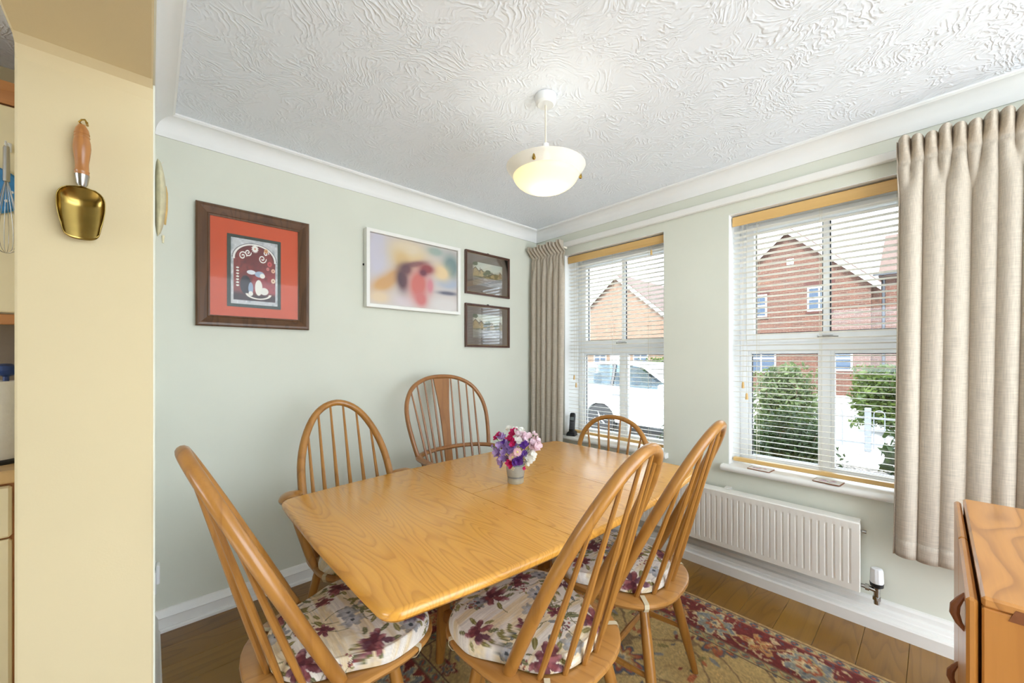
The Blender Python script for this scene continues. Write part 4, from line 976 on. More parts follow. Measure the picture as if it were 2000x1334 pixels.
# ------------------------------------------------------------------ curtain track and curtains
tk = MB().box(-0.030, -0.0008, -2.98, -0.02, 2.196, 2.238, 0.004)
tag(obj('curtain_track', tk, M['white']), 'long white curtain track fixed above both windows', 'curtain rail')
M['linen'] = fabric('linen_curtain', (217, 205, 188), 0.25)
def curtain(label, y0, y1, yb0, yb1, zt, zb, xc, nf, seed, drop=0.0):
    r = random.Random(seed); t = thing('curtain', label, 'curtain', (xc, (y0 + y1) / 2, zb), 0, 'linen curtains either side of the windows')
    NU, NV = nf * 22, 60; ph = [r.uniform(-0.5, 0.5) for _ in range(nf + 2)]; am = [r.uniform(0.6, 1.25) for _ in range(nf + 2)]
    def pos(u, v):
        k = u * nf; i = int(k); f = k - i; f = f * f * (3 - 2 * f)
        p = ph[i] * (1 - f) + ph[min(i + 1, nf + 1)] * f; a = am[i] * (1 - f) + am[min(i + 1, nf + 1)] * f
        v = 1 - (1 - v) ** 2.2; z = zb + (zt - zb) * v; hd = (zt - z)
        body = sstep(0.07, 0.30, np.array(hd)).item()
        wave = math.sin(2 * math.pi * k / 1.1 + p * 1.7)
        pl = math.sin(2 * math.pi * k * 1.55)                       # header pleats
        A = 0.028 * a * body * (0.75 + 0.35 * (1 - v))
        crown = max(0.0, min(1.0, (0.078 - hd) / 0.05))
        tape = math.exp(-((hd - 0.088) / 0.016) ** 2)
        x = wave * A + pl * (0.026 * crown * (0.6 + 0.4 * a) + 0.012 * (1 - body) * (1 - 0.75 * tape)) - 0.026 * crown + 0.010 * tape
        ylo = yb0 + (y0 - yb0) * v ** 0.8; yhi = yb1 + (y1 - yb1) * v ** 0.8
        yy = ylo + (yhi - ylo) * (u + 0.22 / nf * math.cos(2 * math.pi * k / 1.1 + p * 1.7) * body + 0.16 / nf / 1.55 * math.cos(2 * math.pi * k * 1.55) * (1 - body))
        zz = z + 0.008 * math.sin(k * 3.1 + p) * max(0, 1 - hd / 0.05) + (0.004 * math.sin(k * 2 + 1) - drop * u) * (1 - v) ** 4
        return (x - 0.012 * (1 - v) * wave, yy - (y0 + y1) / 2, zz - zb)
    m = MB().grid(pos, NU, NV); me = m.mesh('drape', recalc=False, angle=180)
    uv = me.uv_layers.new(name='UVMap'); w = NU + 1
    W_ = 1.6 * abs(y1 - y0)
    for lp in me.loops:
        vi = lp.vertex_index; uv.data[lp.index].uv = ((vi % w) / NU * W_ * 1.2, (vi // w) / NV * (zt - zb))
    d_ = obj('drape', me, M['linen'], t); md = d_.modifiers.new('cloth_thickness', 'SOLIDIFY'); md.thickness = 0.0022; md.offset = 0
    def hem(u, v):
        p = pos(u, 1 - (1 - 0.042 * v) ** (1 / 2.2)); dx = 0.0026; return (p[0] - dx, p[1], p[2])
    hmsh = MB().grid(hem, NU, 3).mesh('hem', recalc=False, angle=180); uv = hmsh.uv_layers.new(name='UVMap')
    for lp in hmsh.loops:
        vi = lp.vertex_index; uv.data[lp.index].uv = ((vi % w) / NU * W_ * 1.2, (vi // w) / 3 * 0.07)
    h_ = obj('hem', hmsh, M['linen'], t); md = h_.modifiers.new('cloth_thickness', 'SOLIDIFY'); md.thickness = 0.0016; md.offset = 0
    hk = MB()
    for k in range(nf): hk.box(0.02, abs(xc) - 0.031, y0 + (y1 - y0) * (k + .5) / nf - (y0 + y1) / 2 - .002, y0 + (y1 - y0) * (k + .5) / nf - (y0 + y1) / 2 + .002, zt - zb - 0.05, zt - zb - 0.035)
    obj('curtain_hook', hk, M['cord'], t)
    return t
curtain('beige linen curtain hanging in the room corner beside the phone window', -0.02, -0.405, -0.015, -0.375, 2.225, 0.40, -0.095, 7, 3)
curtain('beige linen curtain hanging behind the wooden sideboard', -2.325, -3.02, -2.305, -2.98, 2.235, 0.385, -0.095, 11, 9)

# ------------------------------------------------------------------ sideboard
M['sbtop'] = wood('sideboard_elm_top', (206, 142, 74), (140, 86, 40), 'x', 0.28, 13, 4.2, 0.35, coat=0.35, fibre=0.3, line=0.6)
M['sbside'] = wood('sideboard_elm_side', (200, 134, 62), (168, 104, 44), 'z', 0.3, 4, 7, 0.08, coat=0.3, fibre=0.4, line=0.3)
M['sbdark'] = plain('dovetail_end_grain', (132, 78, 44), 0.4, 0.1, 90)
sx0, sx1, sy0, sy1, sz = -1.352, -0.555, -2.97, -2.512, 0.80
sb = thing('sideboard', 'honey elm sideboard with dovetailed top in front of the curtain', 'sideboard', ((sx0 + sx1) / 2, (sy0 + sy1) / 2, 0))
obj('top_board', MB().box(sx0, sx1, sy0, sy1, sz - 0.022, sz, 0.005), M['sbtop'], sb, world=True)
for a in (sx0, sx1 - 0.02): obj('side_panel', MB().box(a + 0.0006, a + 0.0194, sy0 + .0006, sy1 - 0.0006, 0.07, sz - 0.0222, 0.003), M['sbside'], sb, world=True)
for k in range(6):
    c = sy1 - 0.055 - k * 0.072; dv = MB()
    dv.prism([(c - 0.022, sz - 0.034), (c + 0.022, sz - 0.034), (c + 0.013, sz - 0.010), (c - 0.013, sz - 0.010)], sx0 - 0.0006, sx0 + 0.004, 'x')
    obj('dovetail_joint', dv, M['sbdark'], sb, world=True)
obj('back_panel', MB().box(sx0 + 0.02, sx1 - 0.02, sy0 + 0.004, sy0 + 0.012, 0.07, sz - 0.022), M['sbside'], sb, world=True)
obj('bottom_board', MB().box(sx0 + 0.02, sx1 - 0.02, sy0 + 0.012, sy1 - 0.002, 0.07, 0.09), M['sbside'], sb, world=True)
xm = (sx0 + sx1) / 2
for a, b in ((sx0 + 0.003, xm - 0.002), (xm + 0.002, sx1 - 0.003)):
    dd = obj('door', MB().box(a, b, sy1 + 0.004, sy1 + 0.020, 0.075, sz - 0.012, 0.005), M['sbside'], sb, world=True)
    hx, z0_ = (sx0 + 0.075, sz - 0.075) if a < xm - 0.1 else (xm + 0.05, sz - 0.42)
    hp = [(hx, sy1 + 0.019, z0_ + 0.040), (hx, sy1 + 0.026, z0_ + 0.026), (hx, sy1 + 0.033, z0_ + 0.010), (hx, sy1 + 0.034, z0_ - 0.008), (hx, sy1 + 0.028, z0_ - 0.026), (hx, sy1 + 0.019, z0_ - 0.040)]
    obj('handle', MB().tube([Vector(p) - Vector(sb.location) for p in hp], [0.003, 0.006, 0.008, 0.008, 0.006, 0.003], 10), M['sbdark'], dd)
for a in (sx0 + 0.05, sx1 - 0.05):
    for b in (sy0 + 0.06, sy1 - 0.06): obj('foot', MB().tube([(a, b, 0.001), (a, b, 0.07)], [0.016, 0.022], 12), M['sbside'], sb, world=True)
bk = obj('centre_divider', MB().box(xm - 0.008, xm + 0.008, sy0 + 0.012, sy1 - 0.001, 0.09, sz - 0.022), M['sbside'], sb, world=True)

# ------------------------------------------------------------------ things on the sills and table
ph = thing('cordless_phone', 'black cordless phone standing in its charging cradle on the sill', 'phone', (-0.012, -0.412, 0.6335), math.radians(-72))
obj('cradle', MB().layers([[(-0.036, -0.032, 0), (0.036, -0.032, 0), (0.036, 0.04, 0), (-0.036, 0.04, 0)], [(-0.034, -0.03, 0.018), (0.034, -0.03, 0.018), (0.032, 0.036, 0.026), (-0.032, 0.036, 0.026)], [(-0.028, -0.018, 0.030), (0.028, -0.018, 0.030), (0.028, 0.03, 0.036), (-0.028, 0.03, 0.036)]]), M['black'], ph)
def hr_(z, w, d_): k = 0.16 * (z - 0.02); return [(x * w, y * d_ + k, z) for x, y in ((-.8, -1), (.8, -1), (1, -.6), (1, .6), (.8, 1), (-.8, 1), (-1, .6), (-1, -.6))]
hs = obj('handset', MB().layers([hr_(0.02, 0.020, 0.012), hr_(0.03, 0.0235, 0.013), hr_(0.09, 0.0225, 0.0125), hr_(0.16, 0.0235, 0.0125), hr_(0.178, 0.021, 0.011), hr_(0.183, 0.013, 0.007)]), M['black'], ph, angle=50)
M['lcd'] = plain('grey_lcd', (120, 130, 132), 0.2); M['key'] = plain('grey_keys', (92, 96, 102), 0.5)
def on_phone(x, z, dx, dz, lift): k = 0.16 * (z - 0.02); return MB().layers([[(x - dx, -0.0132 + k - 0.16 * dz - lift, z - dz), (x + dx, -0.0132 + k - 0.16 * dz - lift, z - dz), (x + dx, -0.0132 + k + 0.16 * dz - lift, z + dz), (x - dx, -0.0132 + k + 0.16 * dz - lift, z + dz)], [(x - dx, -0.009 + k - 0.16 * dz, z - dz), (x + dx, -0.009 + k - 0.16 * dz, z - dz), (x + dx, -0.009 + k + 0.16 * dz, z + dz), (x - dx, -0.009 + k + 0.16 * dz, z + dz)]])
obj('screen', on_phone(0, 0.138, 0.015, 0.013, 0.0006), M['lcd'], hs)
for r_ in range(5):
    for c in range(3): obj('key', on_phone((c - 1) * 0.0125, 0.058 + r_ * 0.0125, 0.0045, 0.0032, 0.0012), M['key'], hs)
cw = [(0.02, 0.035, 0.004), (0.0, 0.075, 0.003), (-0.045, 0.10, 0.003), (-0.072, 0.108, -0.02), (-0.074, 0.11, -0.10)]
pcx = MB().tube([(-0.004, -0.382, 0.637), (-0.020, -0.352, 0.6365), (-0.048, -0.338, 0.6355), (-0.062, -0.335, 0.625), (-0.066, -0.334, 0.55), (-0.06, -0.33, 0.40)], 0.0018, 6)
obj('power_cable', pcx, M['black'], None); _pc = bpy.data.objects['power_cable']; _pc.parent = ph; _pc.matrix_parent_inverse = (Matrix.Translation(ph.location) @ Matrix.Rotation(ph.rotation_euler.z, 4, 'Z')).inverted()

M['coast'] = painted('coaster_print', 0.35)
def coaster(label, x, y_, rot, sd):
    t = thing('coaster', label, 'coaster', (x, y_, 0.6335), rot, 'coasters on the window sill')
    w, d_ = 0.058, 0.046; ol_ = []
    for sx_, sy_, a0 in ((1, 1, 0), (-1, 1, 90), (-1, -1, 180), (1, -1, 270)):
        for a in (0, 30, 60, 90): ol_.append((sx_ * (w - 0.01) + 0.01 * math.cos(math.radians(a0 + a)), sy_ * (d_ - 0.01) + 0.01 * math.sin(math.radians(a0 + a))))
    obj('cork_base', MB().prism(ol_, 0.0, 0.0035), M['sbdark'], t)
    n1, n2 = 40, 32; gu, gv = np.meshgrid(np.linspace(-1, 1, n1 + 1), np.linspace(-1, 1, n2 + 1)); U, V = gu.ravel(), gv.ravel()
    img = np.empty((len(U), 3)); img[:] = (232, 230, 226); rr = random.Random(sd)
    for k in range(16):
        cx_, cy_ = rr.uniform(-.5, .6), rr.uniform(-.5, .5); blend(img, sstep(1, .5, ((U - cx_) / .16) ** 2 + ((V - cy_) / .16) ** 2) * .7, rr.choice([(206, 150, 170), (150, 130, 180), (200, 120, 140), (150, 160, 130)]))
    pos = np.stack([U * (w - 0.0035), V * (d_ - 0.0035), np.full_like(U, 0.0042)], 1)
    obj('printed_face', paint_mesh('printed_face', pos, quads_of(n1, n2), img), M['coast'], t)
coaster('pale flower-printed coaster on the sill, the one nearer the phone window', 0.008, -1.768, math.radians(86), 2)
coaster('pale flower-printed coaster on the sill, the one nearer the curtain', 0.000, -2.074, math.radians(84), 5)

# vase and bouquet
M['stone'] = NT('stoneware_glaze'); q = M['stone']; v = q.coord(); sp_ = q.n('ShaderNodeSeparateXYZ', {0: v})
nz = q.noise(v, 40, 4); base = q.ramp(nz, [(0.35, lin((150, 148, 132))), (0.65, lin((178, 172, 156)))])
zband = q.ramp(q.math('MULTIPLY', sp_.outputs[2], 10.0), [(0.0, lin((196, 184, 158))), (0.16, lin((176, 172, 150))), (0.24, lin((150, 148, 136))), (0.27, lin((58, 70, 96))), (0.31, lin((58, 70, 96))), (0.33, lin((150, 150, 140))), (0.78, lin((166, 166, 160))), (0.80, lin((62, 92, 118))), (0.87, lin((70, 110, 130))), (0.89, lin((168, 170, 168)))])
q.base(q.mix(0.6, base, zband)); q.p.inputs['Roughness'].default_value = 0.25; q.p.inputs['Coat Weight'].default_value = 0.4; M['stone'] = q.m
vx, vy_ = -1.373, -1.183
vase = thing('stoneware_vase', 'small grey stoneware vase with blue bands on the dining table', 'vase', (vx, vy_, TZ + 0.0003))
ov = [(0.0, 0.0), (0.034, 0.0), (0.036, 0.004), (0.0362, 0.022), (0.0405, 0.05), (0.0425, 0.068), (0.0405, 0.086), (0.0368, 0.097), (0.038, 0.102), (0.034, 0.102), (0.0335, 0.096), (0.038, 0.075), (0.035, 0.03), (0.03, 0.006), (0.0, 0.006)]
obj('pot', MB().lathe(ov, 32), M['stone'], vase)
M['cream_dot'] = plain('cream_slip', (226, 214, 160), 0.3)
for a0 in (-152, -62, 28, 118):
    dm = MB()
    for k in range(6):
        a = math.radians(a0) + (0.16 * math.cos(k * 1.257) if k else 0); z = 0.073 + (0.007 * math.sin(k * 1.257) if k else 0)
        dm.lathe([(0.003, 0.0), (0.0022, 0.0009), (0.0, 0.0012)], 8, (0, 0, 0), 'x')
        b = len(dm.v) - 24; rot = Matrix.Rotation(a, 3, 'Z')
        for i in range(b, len(dm.v)): p = rot @ (Vector(dm.v[i]) + Vector((0.0418, 0, 0))); dm.v[i] = (p.x, p.y, p.z + z)
    obj('painted_flower', dm, M['cream_dot'], vase)
def petal_mat(name, c1, c2):
    t_ = NT(name); v_ = t_.coord(); t_.base(t_.ramp(t_.noise(v_, 60, 3), [(0.35, lin(c1)), (0.65, lin(c2))])); t_.p.inputs['Roughness'].default_value = 0.7
    tr_ = t_.n('ShaderNodeBsdfTranslucent'); tr_.inputs[0].default_value = lin4(c2); m_ = t_.n('ShaderNodeMixShader', {0: 0.3})
    t_.t.links.new(t_.p.outputs[0], m_.inputs[1]); t_.t.links.new(tr_.outputs[0], m_.inputs[2]); t_.t.links.new(m_.outputs[0], t_.out.inputs[0]); return t_.m
PM = {'lilac': petal_mat('lilac_petal', (160, 124, 198), (204, 176, 224)), 'magenta': petal_mat('magenta_petal', (186, 16, 86), (216, 40, 112)), 'white': petal_mat('white_petal', (242, 240, 228), (254, 253, 248)),
      'pink': petal_mat('pale_pink_petal', (236, 200, 212), (250, 232, 238)), 'violet': petal_mat('violet_petal', (84, 40, 136), (122, 72, 170)), 'daisy': petal_mat('pink_daisy_petal', (214, 140, 164), (244, 210, 206))}
M['stem'] = plain('green_stem', (96, 124, 62), 0.6, 0.15, 40); M['disc'] = plain('yellow_disc', (226, 206, 130), 0.7)
def petal(m, c, n, u, L, W, cup):
    """curved petal: from c along u, facing n"""
    w = n.cross(u).normalized(); rows = []
    for i in range(5):
        k = i / 4; prof_ = (0.25, 0.75, 1.0, 0.85, 0.35)[i]
        for s in (-1, -0.5, 0, 0.5, 1):
            rows.append(c + u * L * k + w * W * prof_ * s + n * (cup * L * (k ** 2) + cup * 0.8 * W * (s * s) * prof_ + 0.04 * L * math.sin(s * 9 + i)))
    fs = [(i * 5 + j, i * 5 + j + 1, (i + 1) * 5 + j + 1, (i + 1) * 5 + j) for i in range(4) for j in range(4)]
    m.add(rows, fs)
rf = random.Random(21)
FLN = {'lilac': 'lilac sweet pea bloom in the stoneware vase', 'magenta': 'magenta sweet pea bloom in the stoneware vase', 'white': 'white sweet pea bloom in the stoneware vase', 'pink': 'pale pink sweet pea bloom in the stoneware vase', 'violet': 'deep violet bloom in the stoneware vase', 'daisy': 'pink daisy with pale centre in the stoneware vase'}
# right-left axis across the view (u), height z, depth toward the camera d
CAMR = Vector((0.7346, -0.6785, 0)); CAMF = Vector((0.6785, 0.7346, 0))
def flower(kind, u, z, d_, size=1.0):
    head = CAMR * (u * 0.9) - CAMF * d_ + Vector((0, 0, z)); out = (head - Vector((0, 0, 0.10))).normalized()
    t_ = thing('cut_flower', FLN[kind], 'flower', (vx, vy_, TZ + 0.0078), 0, '%s flowers in the vase' % kind)
    a = rf.random() * 6.28; foot = Vector((0.018 * math.cos(a), 0.018 * math.sin(a), 0.002)); neck = Vector((head.x * 0.22, head.y * 0.22, 0.094)); l_ = math.hypot(neck.x, neck.y)
    if l_ > 0.024: neck.x *= 0.024 / l_; neck.y *= 0.024 / l_
    obj('stem', MB().tube(smooth_path([foot, neck, head * 0.75 + Vector((0, 0, 0.02)), head], 10), 0.0011, 5), M['stem'], t_)
    m = MB(); n = (out + CAMF * -0.5 + Vector((rf.gauss(0, .25), rf.gauss(0, .25), rf.gauss(0, .2)))).normalized(); u0 = n.orthogonal().normalized()
    if kind == 'daisy':
        for k in range(16):
            uu = Matrix.Rotation(k * 6.283 / 16, 3, n) @ u0; petal(m, head + uu * 0.004, n, uu, 0.016 * size, 0.0032, 0.15)
        obj('petals', m, PM[kind], t_, recalc=False)
        obj('disc', MB().lathe([(0.0055, -0.001), (0.005, 0.0025), (0.0, 0.004)], 12), M['disc'], t_)
        o_ = [c for c in t_.children if c.name.startswith('disc')][0]; o_.location = head; o_.rotation_euler = n.to_track_quat('Z', 'Y').to_euler()
    else:
        nb = 2 if kind != 'violet' else 1
        for b in range(nb):
            c = head + Vector((rf.gauss(0, .009), rf.gauss(0, .009), rf.gauss(0, .008))) * (b * 1.1)
            for k in range(6):
                uu = Matrix.Rotation(k * 6.283 / 6 + rf.uniform(-.3, .3), 3, n) @ u0
                petal(m, c, n, (uu + n * (0.2 if k % 2 else 0.7)).normalized(), rf.uniform(0.016, 0.023) * size, rf.uniform(0.008, 0.012) * size, 0.35)
        obj('petals', m, PM[kind], t_, recalc=False)
        obj('calyx', MB().lathe([(0.0, -0.006), (0.003, -0.003), (0.0035, 0.001), (0.0, 0.003)], 6, tuple(head - n * 0.004)), M['stem'], t_)
for a in [('lilac', -.072, .158, .01), ('lilac', -.060, .185, .0), ('lilac', -.050, .135, .03), ('lilac', -.030, .150, .035), ('lilac', -.078, .125, .01), ('lilac', -.055, .108, .02), ('lilac', -.015, .155, .03), ('lilac', -.112, .150, -.01, .5), ('lilac', -.040, .165, .02), ('lilac', -.068, .098, .005),
          ('magenta', -.095, .185, -.01, .8), ('magenta', -.020, .200, .0), ('magenta', -.032, .182, .02), ('magenta', -.012, .172, .03, .7), ('magenta', -.030, .094, .04, .8), ('magenta', .015, .09, .045, .5),
          ('white', -.028, .226, -.02, .8), ('white', .000, .215, -.02), ('white', .030, .222, -.01, .7), ('white', .012, .205, .0), ('white', .050, .110, .03), ('white', .065, .125, .02), ('white', .055, .092, .025), ('white', .078, .112, .005), ('white', .012, .182, .02), ('white', .068, .10, .02, .8),
          ('pink', .060, .190, -.01), ('pink', .090, .200, -.02, .8), ('pink', .035, .200, .0), ('pink', .075, .165, .01), ('pink', .085, .145, .0), ('pink', .045, .170, .02), ('pink', .068, .150, .02), ('pink', .040, .192, .005), ('pink', .022, .195, .01), ('pink', .084, .172, -.01),
          ('violet', .032, .160, .035), ('violet', .045, .168, .03, .8), ('violet', .010, .104, .05, 1.1), ('violet', -.003, .096, .05, .9), ('violet', .036, .125, .03, .9), ('violet', .02, .115, .045, .8), ('violet', -.055, .17, .02, .8),
          ('daisy', .008, .140, .055, 1.05), ('daisy', -.015, .116, .05, .95)]: flower(*a)

# ------------------------------------------------------------------ scoop, ornament and socket on the left wall
M['scoopwood'] = wood('turned_handle', (180, 122, 66), (134, 82, 40), 'z', 0.3, 6, 20, 0.1, coat=0.3)
M['oldbrass'] = plain('tarnished_brass', (156, 132, 72), 0.22, 0.12, 30, metal=1.0)
sc = thing('brass_scoop', 'brass flour scoop with turned wooden handle hung on the cream wall', 'scoop', (-2.664, YJ - 0.001, 1.512))
def Zs(z): return z - 1.512
hx = -0.004; hy = -0.020
obj('handle', MB().lathe([(0.0, Zs(1.748)), (0.005, Zs(1.747)), (0.0095, Zs(1.738)), (0.0115, Zs(1.728)), (0.0105, Zs(1.727)), (0.0118, Zs(1.722)), (0.0108, Zs(1.720)), (0.0125, Zs(1.712)), (0.0132, Zs(1.700)), (0.0118, Zs(1.685)), (0.0098, Zs(1.668)), (0.0102, Zs(1.655)), (0.0112, Zs(1.652)), (0.0104, Zs(1.650)), (0.0110, Zs(1.644)), (0.0, Zs(1.644))], 20, (hx, hy, 0)), M['scoopwood'], sc)
obj('ferrule', MB().lathe([(0.0112, Zs(1.645)), (0.0085, Zs(1.626)), (0.0060, Zs(1.622)), (0.0045, Zs(1.615)), (0.0, Zs(1.614))], 18, (hx, hy, 0)), M['chrome'], sc)
def bowl(u, v):
    # v: 0 heel .. 1 lip ; u: across
    a = (u - 0.5) * math.pi; w = 0.034 * math.sqrt(max(0, 1 - (1 - min(1.0, v / 0.30)) ** 2.6)) * (1 - 0.20 * (max(0, v - 0.35) / 0.65) ** 1.6)
    lip = 0.026 * (abs(u - 0.5) * 2) ** 3
    z = Zs(1.620) - 0.106 * v + lip * max(0, v - 0.4) / 0.6
    dep_ = 0.026 * math.sin(min(1, v / 0.35) * math.pi / 2) * (1 - 0.35 * v)
    return (hx + math.sin(a) * w, -0.031 + math.cos(a) * dep_ * 0.9, z)
sco = obj('scoop_bowl', MB().grid(bowl, 24, 22), M['oldbrass'], sc, recalc=False, angle=180); md = sco.modifiers.new('sheet', 'SOLIDIFY'); md.thickness = 0.0012
hk = MB().tube([(hx + 0.006, 0.0005, Zs(1.757)), (hx + 0.006, -0.014, Zs(1.757))], 0.0022, 8)
hk.tube([(hx + 0.006, -0.014, Zs(1.757)), (hx + 0.004, -0.021, Zs(1.759)), (hx, -0.024, Zs(1.756)), (hx - 0.004, -0.020, Zs(1.752)), (hx, -0.016, Zs(1.7485)), (hx + 0.003, -0.018, Zs(1.747))], 0.0017, 8)
obj('brass_hook', hk, M['brass'], sc)

M['shell'] = plain('weathered_cream', (216, 208, 172), 0.5, 0.18, 24, bump=0.2, bscale=60); M['ochre'] = plain('ochre_glaze', (206, 170, 104), 0.5, 0.15, 30)
orn = thing('wall_ornament', 'weathered cream boat-shaped ornament hung on the side wall by the coving', 'ornament', (XL + 0.0005, -0.42, 1.74))
def hull(u, v):
    a = (u) * 2 * math.pi; k = math.sin(math.pi * min(1, max(0, v))) ** 0.55
    z = 0.30 * v; return (0.012 + 0.008 * k + 0.020 * k * math.cos(a) * 0.9, 0.07 * k * math.sin(a), z)
obj('body', MB().grid(hull, 20, 18, closeu=True), M['shell'], orn, angle=60)
obj('ochre_edge', MB().tube([(0.034, 0.0, 0.05), (0.0372, -0.004, 0.11), (0.0378, -0.004, 0.17), (0.036, 0.0, 0.20)], [0.003, 0.005, 0.0045, 0.002], 8), M['ochre'], orn)
obj('hanging_cord', MB().tube([(0.030, 0, 0.292), (0.012, 0, 0.27), (0.002, 0, 0.235)], 0.0015, 6).tube([(0.03, 0, 0.008), (0.012, 0, 0.02), (0.002, 0, 0.06)], 0.0015, 6), M['cord'], orn)
obj('tail_drop', MB().tube([(0.028, 0, 0.006), (0.028, 0, -0.022)], [0.005, 0.003], 8), M['shell'], orn)
so = thing('wall_socket', 'white plastic socket plate low on the side wall by the skirting', 'socket', (XL + 0.0004, -0.30, 0.34))
obj('plate', MB().box(0, 0.009, -0.07, 0.07, 0, 0.088, 0.003), M['upvc'], so); obj('plug', MB().box(0.0085, 0.020, -0.05, -0.005, 0.03, 0.105, 0.003), M['upvc'], so)

# ------------------------------------------------------------------ glimpse of the kitchen through the opening
M['kcream'] = plain('cream_laminate', (236, 222, 184), 0.45, 0.02)
M['kwood'] = wood('kitchen_wood_trim', (190, 130, 78), (150, 94, 50), 'x', 0.4, 5, 9, 0.1)
M['kworktop'] = wood('kitchen_worktop', (208, 172, 118), (176, 136, 84), 'x', 0.35, 6, 9, 0.1)
M['ktile'] = plain('taupe_tile', (150, 136, 122), 0.4, 0.12, 9)
M['paper'] = plain('white_paper_roll', (240, 238, 234), 0.9, 0.02, 60, bump=0.2, bscale=90)
M['blue'] = plain('cobalt_blue', (36, 62, 118), 0.3, 0.1); M['bluecloth'] = plain('blue_cotton', (70, 140, 196), 0.8, 0.15, 60)
M['steel'] = plain('whisk_steel', (196, 196, 196), 0.22, 0.02, 20, metal=1.0)
kx0, kx1 = -3.70, -2.795
bc = thing('base_cabinet', 'cream kitchen base cabinet with drawer beyond the opening', 'cabinet', ((kx0 + kx1) / 2, -0.27, 0))
obj('carcass', MB().box(kx0, kx1, -0.475, -0.04, 0.10, 0.885).box(kx0, kx1, -0.42, -0.10, 0.001, 0.10), M['kwood'], bc, world=True)
obj('drawer_front', MB().box(kx0 + 0.3, -2.884, -0.497, -0.4755, 0.715, 0.875, 0.006), M['kcream'], bc, world=True)
obj('door', MB().box(kx0 + 0.3, -2.884, -0.497, -0.4755, 0.11, 0.708, 0.006), M['kcream'], bc, world=True)
wt = MB().box(kx0, kx1, -0.515, -0.002, 0.886, 0.925, 0.006)
tag(obj('worktop', wt, M['kworktop']), 'pale wood-effect worktop on the kitchen base cabinet', 'worktop')
tl = MB().box(kx0, kx1, -0.012, -0.001, 0.926, 1.40)
sp_o = tag(obj('tiled_splashback', tl, M['ktile']), 'taupe splashback on the kitchen wall above the worktop', 'splashback')
wc = thing('wall_cabinet', 'cream kitchen wall cabinet with brown wood cornice', 'cabinet', ((kx0 + kx1) / 2, -0.17, 1.40))
obj('carcass', MB().box(kx0, kx1, -0.325, -0.002, 1.42, 2.12), M['kcream'], wc, world=True)
obj('door', MB().box(kx0 + 0.3, kx1 - 0.004, -0.347, -0.3255, 1.425, 2.115, 0.004), M['kcream'], wc, world=True)
obj('cornice', MB().sweep([(0, 0), (0.02, 0.0), (0.03, 0.02), (0.05, 0.035), (0.055, 0.06), (0, 0.06)], (kx0, -0.325, 2.121), (kx1, -0.325, 2.121), (0, -1, 0)).box(kx0, kx1, -0.325, -0.002, 2.121, 2.181), M['kwood'], wc, world=True)
obj('pelmet', MB().box(kx0, kx1, -0.345, -0.325, 1.385, 1.4195, 0.003), M['kwood'], wc, world=True)
kr = thing('kitchen_roll', 'white paper roll on a stand with a blue knob on the worktop', 'kitchen roll', (-2.952, -0.33, 0.9252))
obj('stand_base', MB().lathe([(0.08, 0), (0.08, 0.008), (0.07, 0.014), (0, 0.014)], 28), M['black'], kr)
obj('paper', MB().lathe([(0.018, 0.0145), (0.066, 0.0145), (0.067, 0.02), (0.067, 0.27), (0.018, 0.27)], 36), M['paper'], kr)
obj('knob', MB().lathe([(0.007, 0.26), (0.007, 0.285), (0.024, 0.292), (0.03, 0.305), (0.026, 0.32), (0.012, 0.328), (0, 0.329)], 20, (0.03, 0, 0)), M['blue'], kr)
pa = thing('pot_holder', 'round bright blue fabric pot holder hanging on the cabinet door', 'pot holder', (-2.955, -0.3495, 1.74))
obj('pad', MB().lathe([(0.0, 0.0), (0.074, 0.0), (0.08, -0.004), (0.074, -0.009), (0.0, -0.011)], 30, (0, 0, 0.085), 'y'), M['bluecloth'], pa)
for k in range(9):
    a = k * 0.7; obj('white_dot', MB().lathe([(0.005, -0.0095), (0.004, -0.0118), (0, -0.012)], 8, (0.05 * math.cos(a), 0, 0.085 + 0.05 * math.sin(a)), 'y'), M['paper'], pa)
obj('loop', MB().tube([(0, -0.006, 0.163), (0.006, -0.005, 0.18), (0, -0.003, 0.19), (-0.006, -0.005, 0.18), (0, -0.006, 0.163)], 0.0015, 6), M['bluecloth'], pa)
wk = thing('balloon_whisk', 'steel balloon whisk hanging in front of the blue pot holder', 'whisk', (-2.912, -0.384, 1.615))
obj('handle', MB().lathe([(0.0, 0.352), (0.006, 0.351), (0.0075, 0.345), (0.0082, 0.25), (0.0085, 0.236), (0.006, 0.234), (0, 0.234)], 16), M['steel'], wk)
for k in range(5):
    a = k * math.pi / 5; c, s = math.cos(a), math.sin(a)
    W_ = [(0.003, 0.24), (0.012, 0.19), (0.025, 0.12), (0.031, 0.06), (0.024, 0.018), (0.0, 0.001)]
    P = [(c * r_, s * r_, z) for r_, z in W_] + [(-c * r_, -s * r_, z) for r_, z in W_[::-1][1:]]
    obj('wire_loop', MB().tube(smooth_path(P, 30), 0.0009, 5), M['steel'], wk)
obj('hook', MB().box(-0.006, 0.006, 0.030, 0.0367, 0.345, 0.375, 0.002).tube([(0, 0.031, 0.36), (0, 0.0, 0.358), (0, -0.010, 0.364)], 0.0025, 8).tube([(0, 0, 0.352), (0.004, 0, 0.358), (0, 0, 0.364), (-0.004, 0, 0.358), (0, 0, 0.352)], 0.0012, 6), M['upvc'], wk)

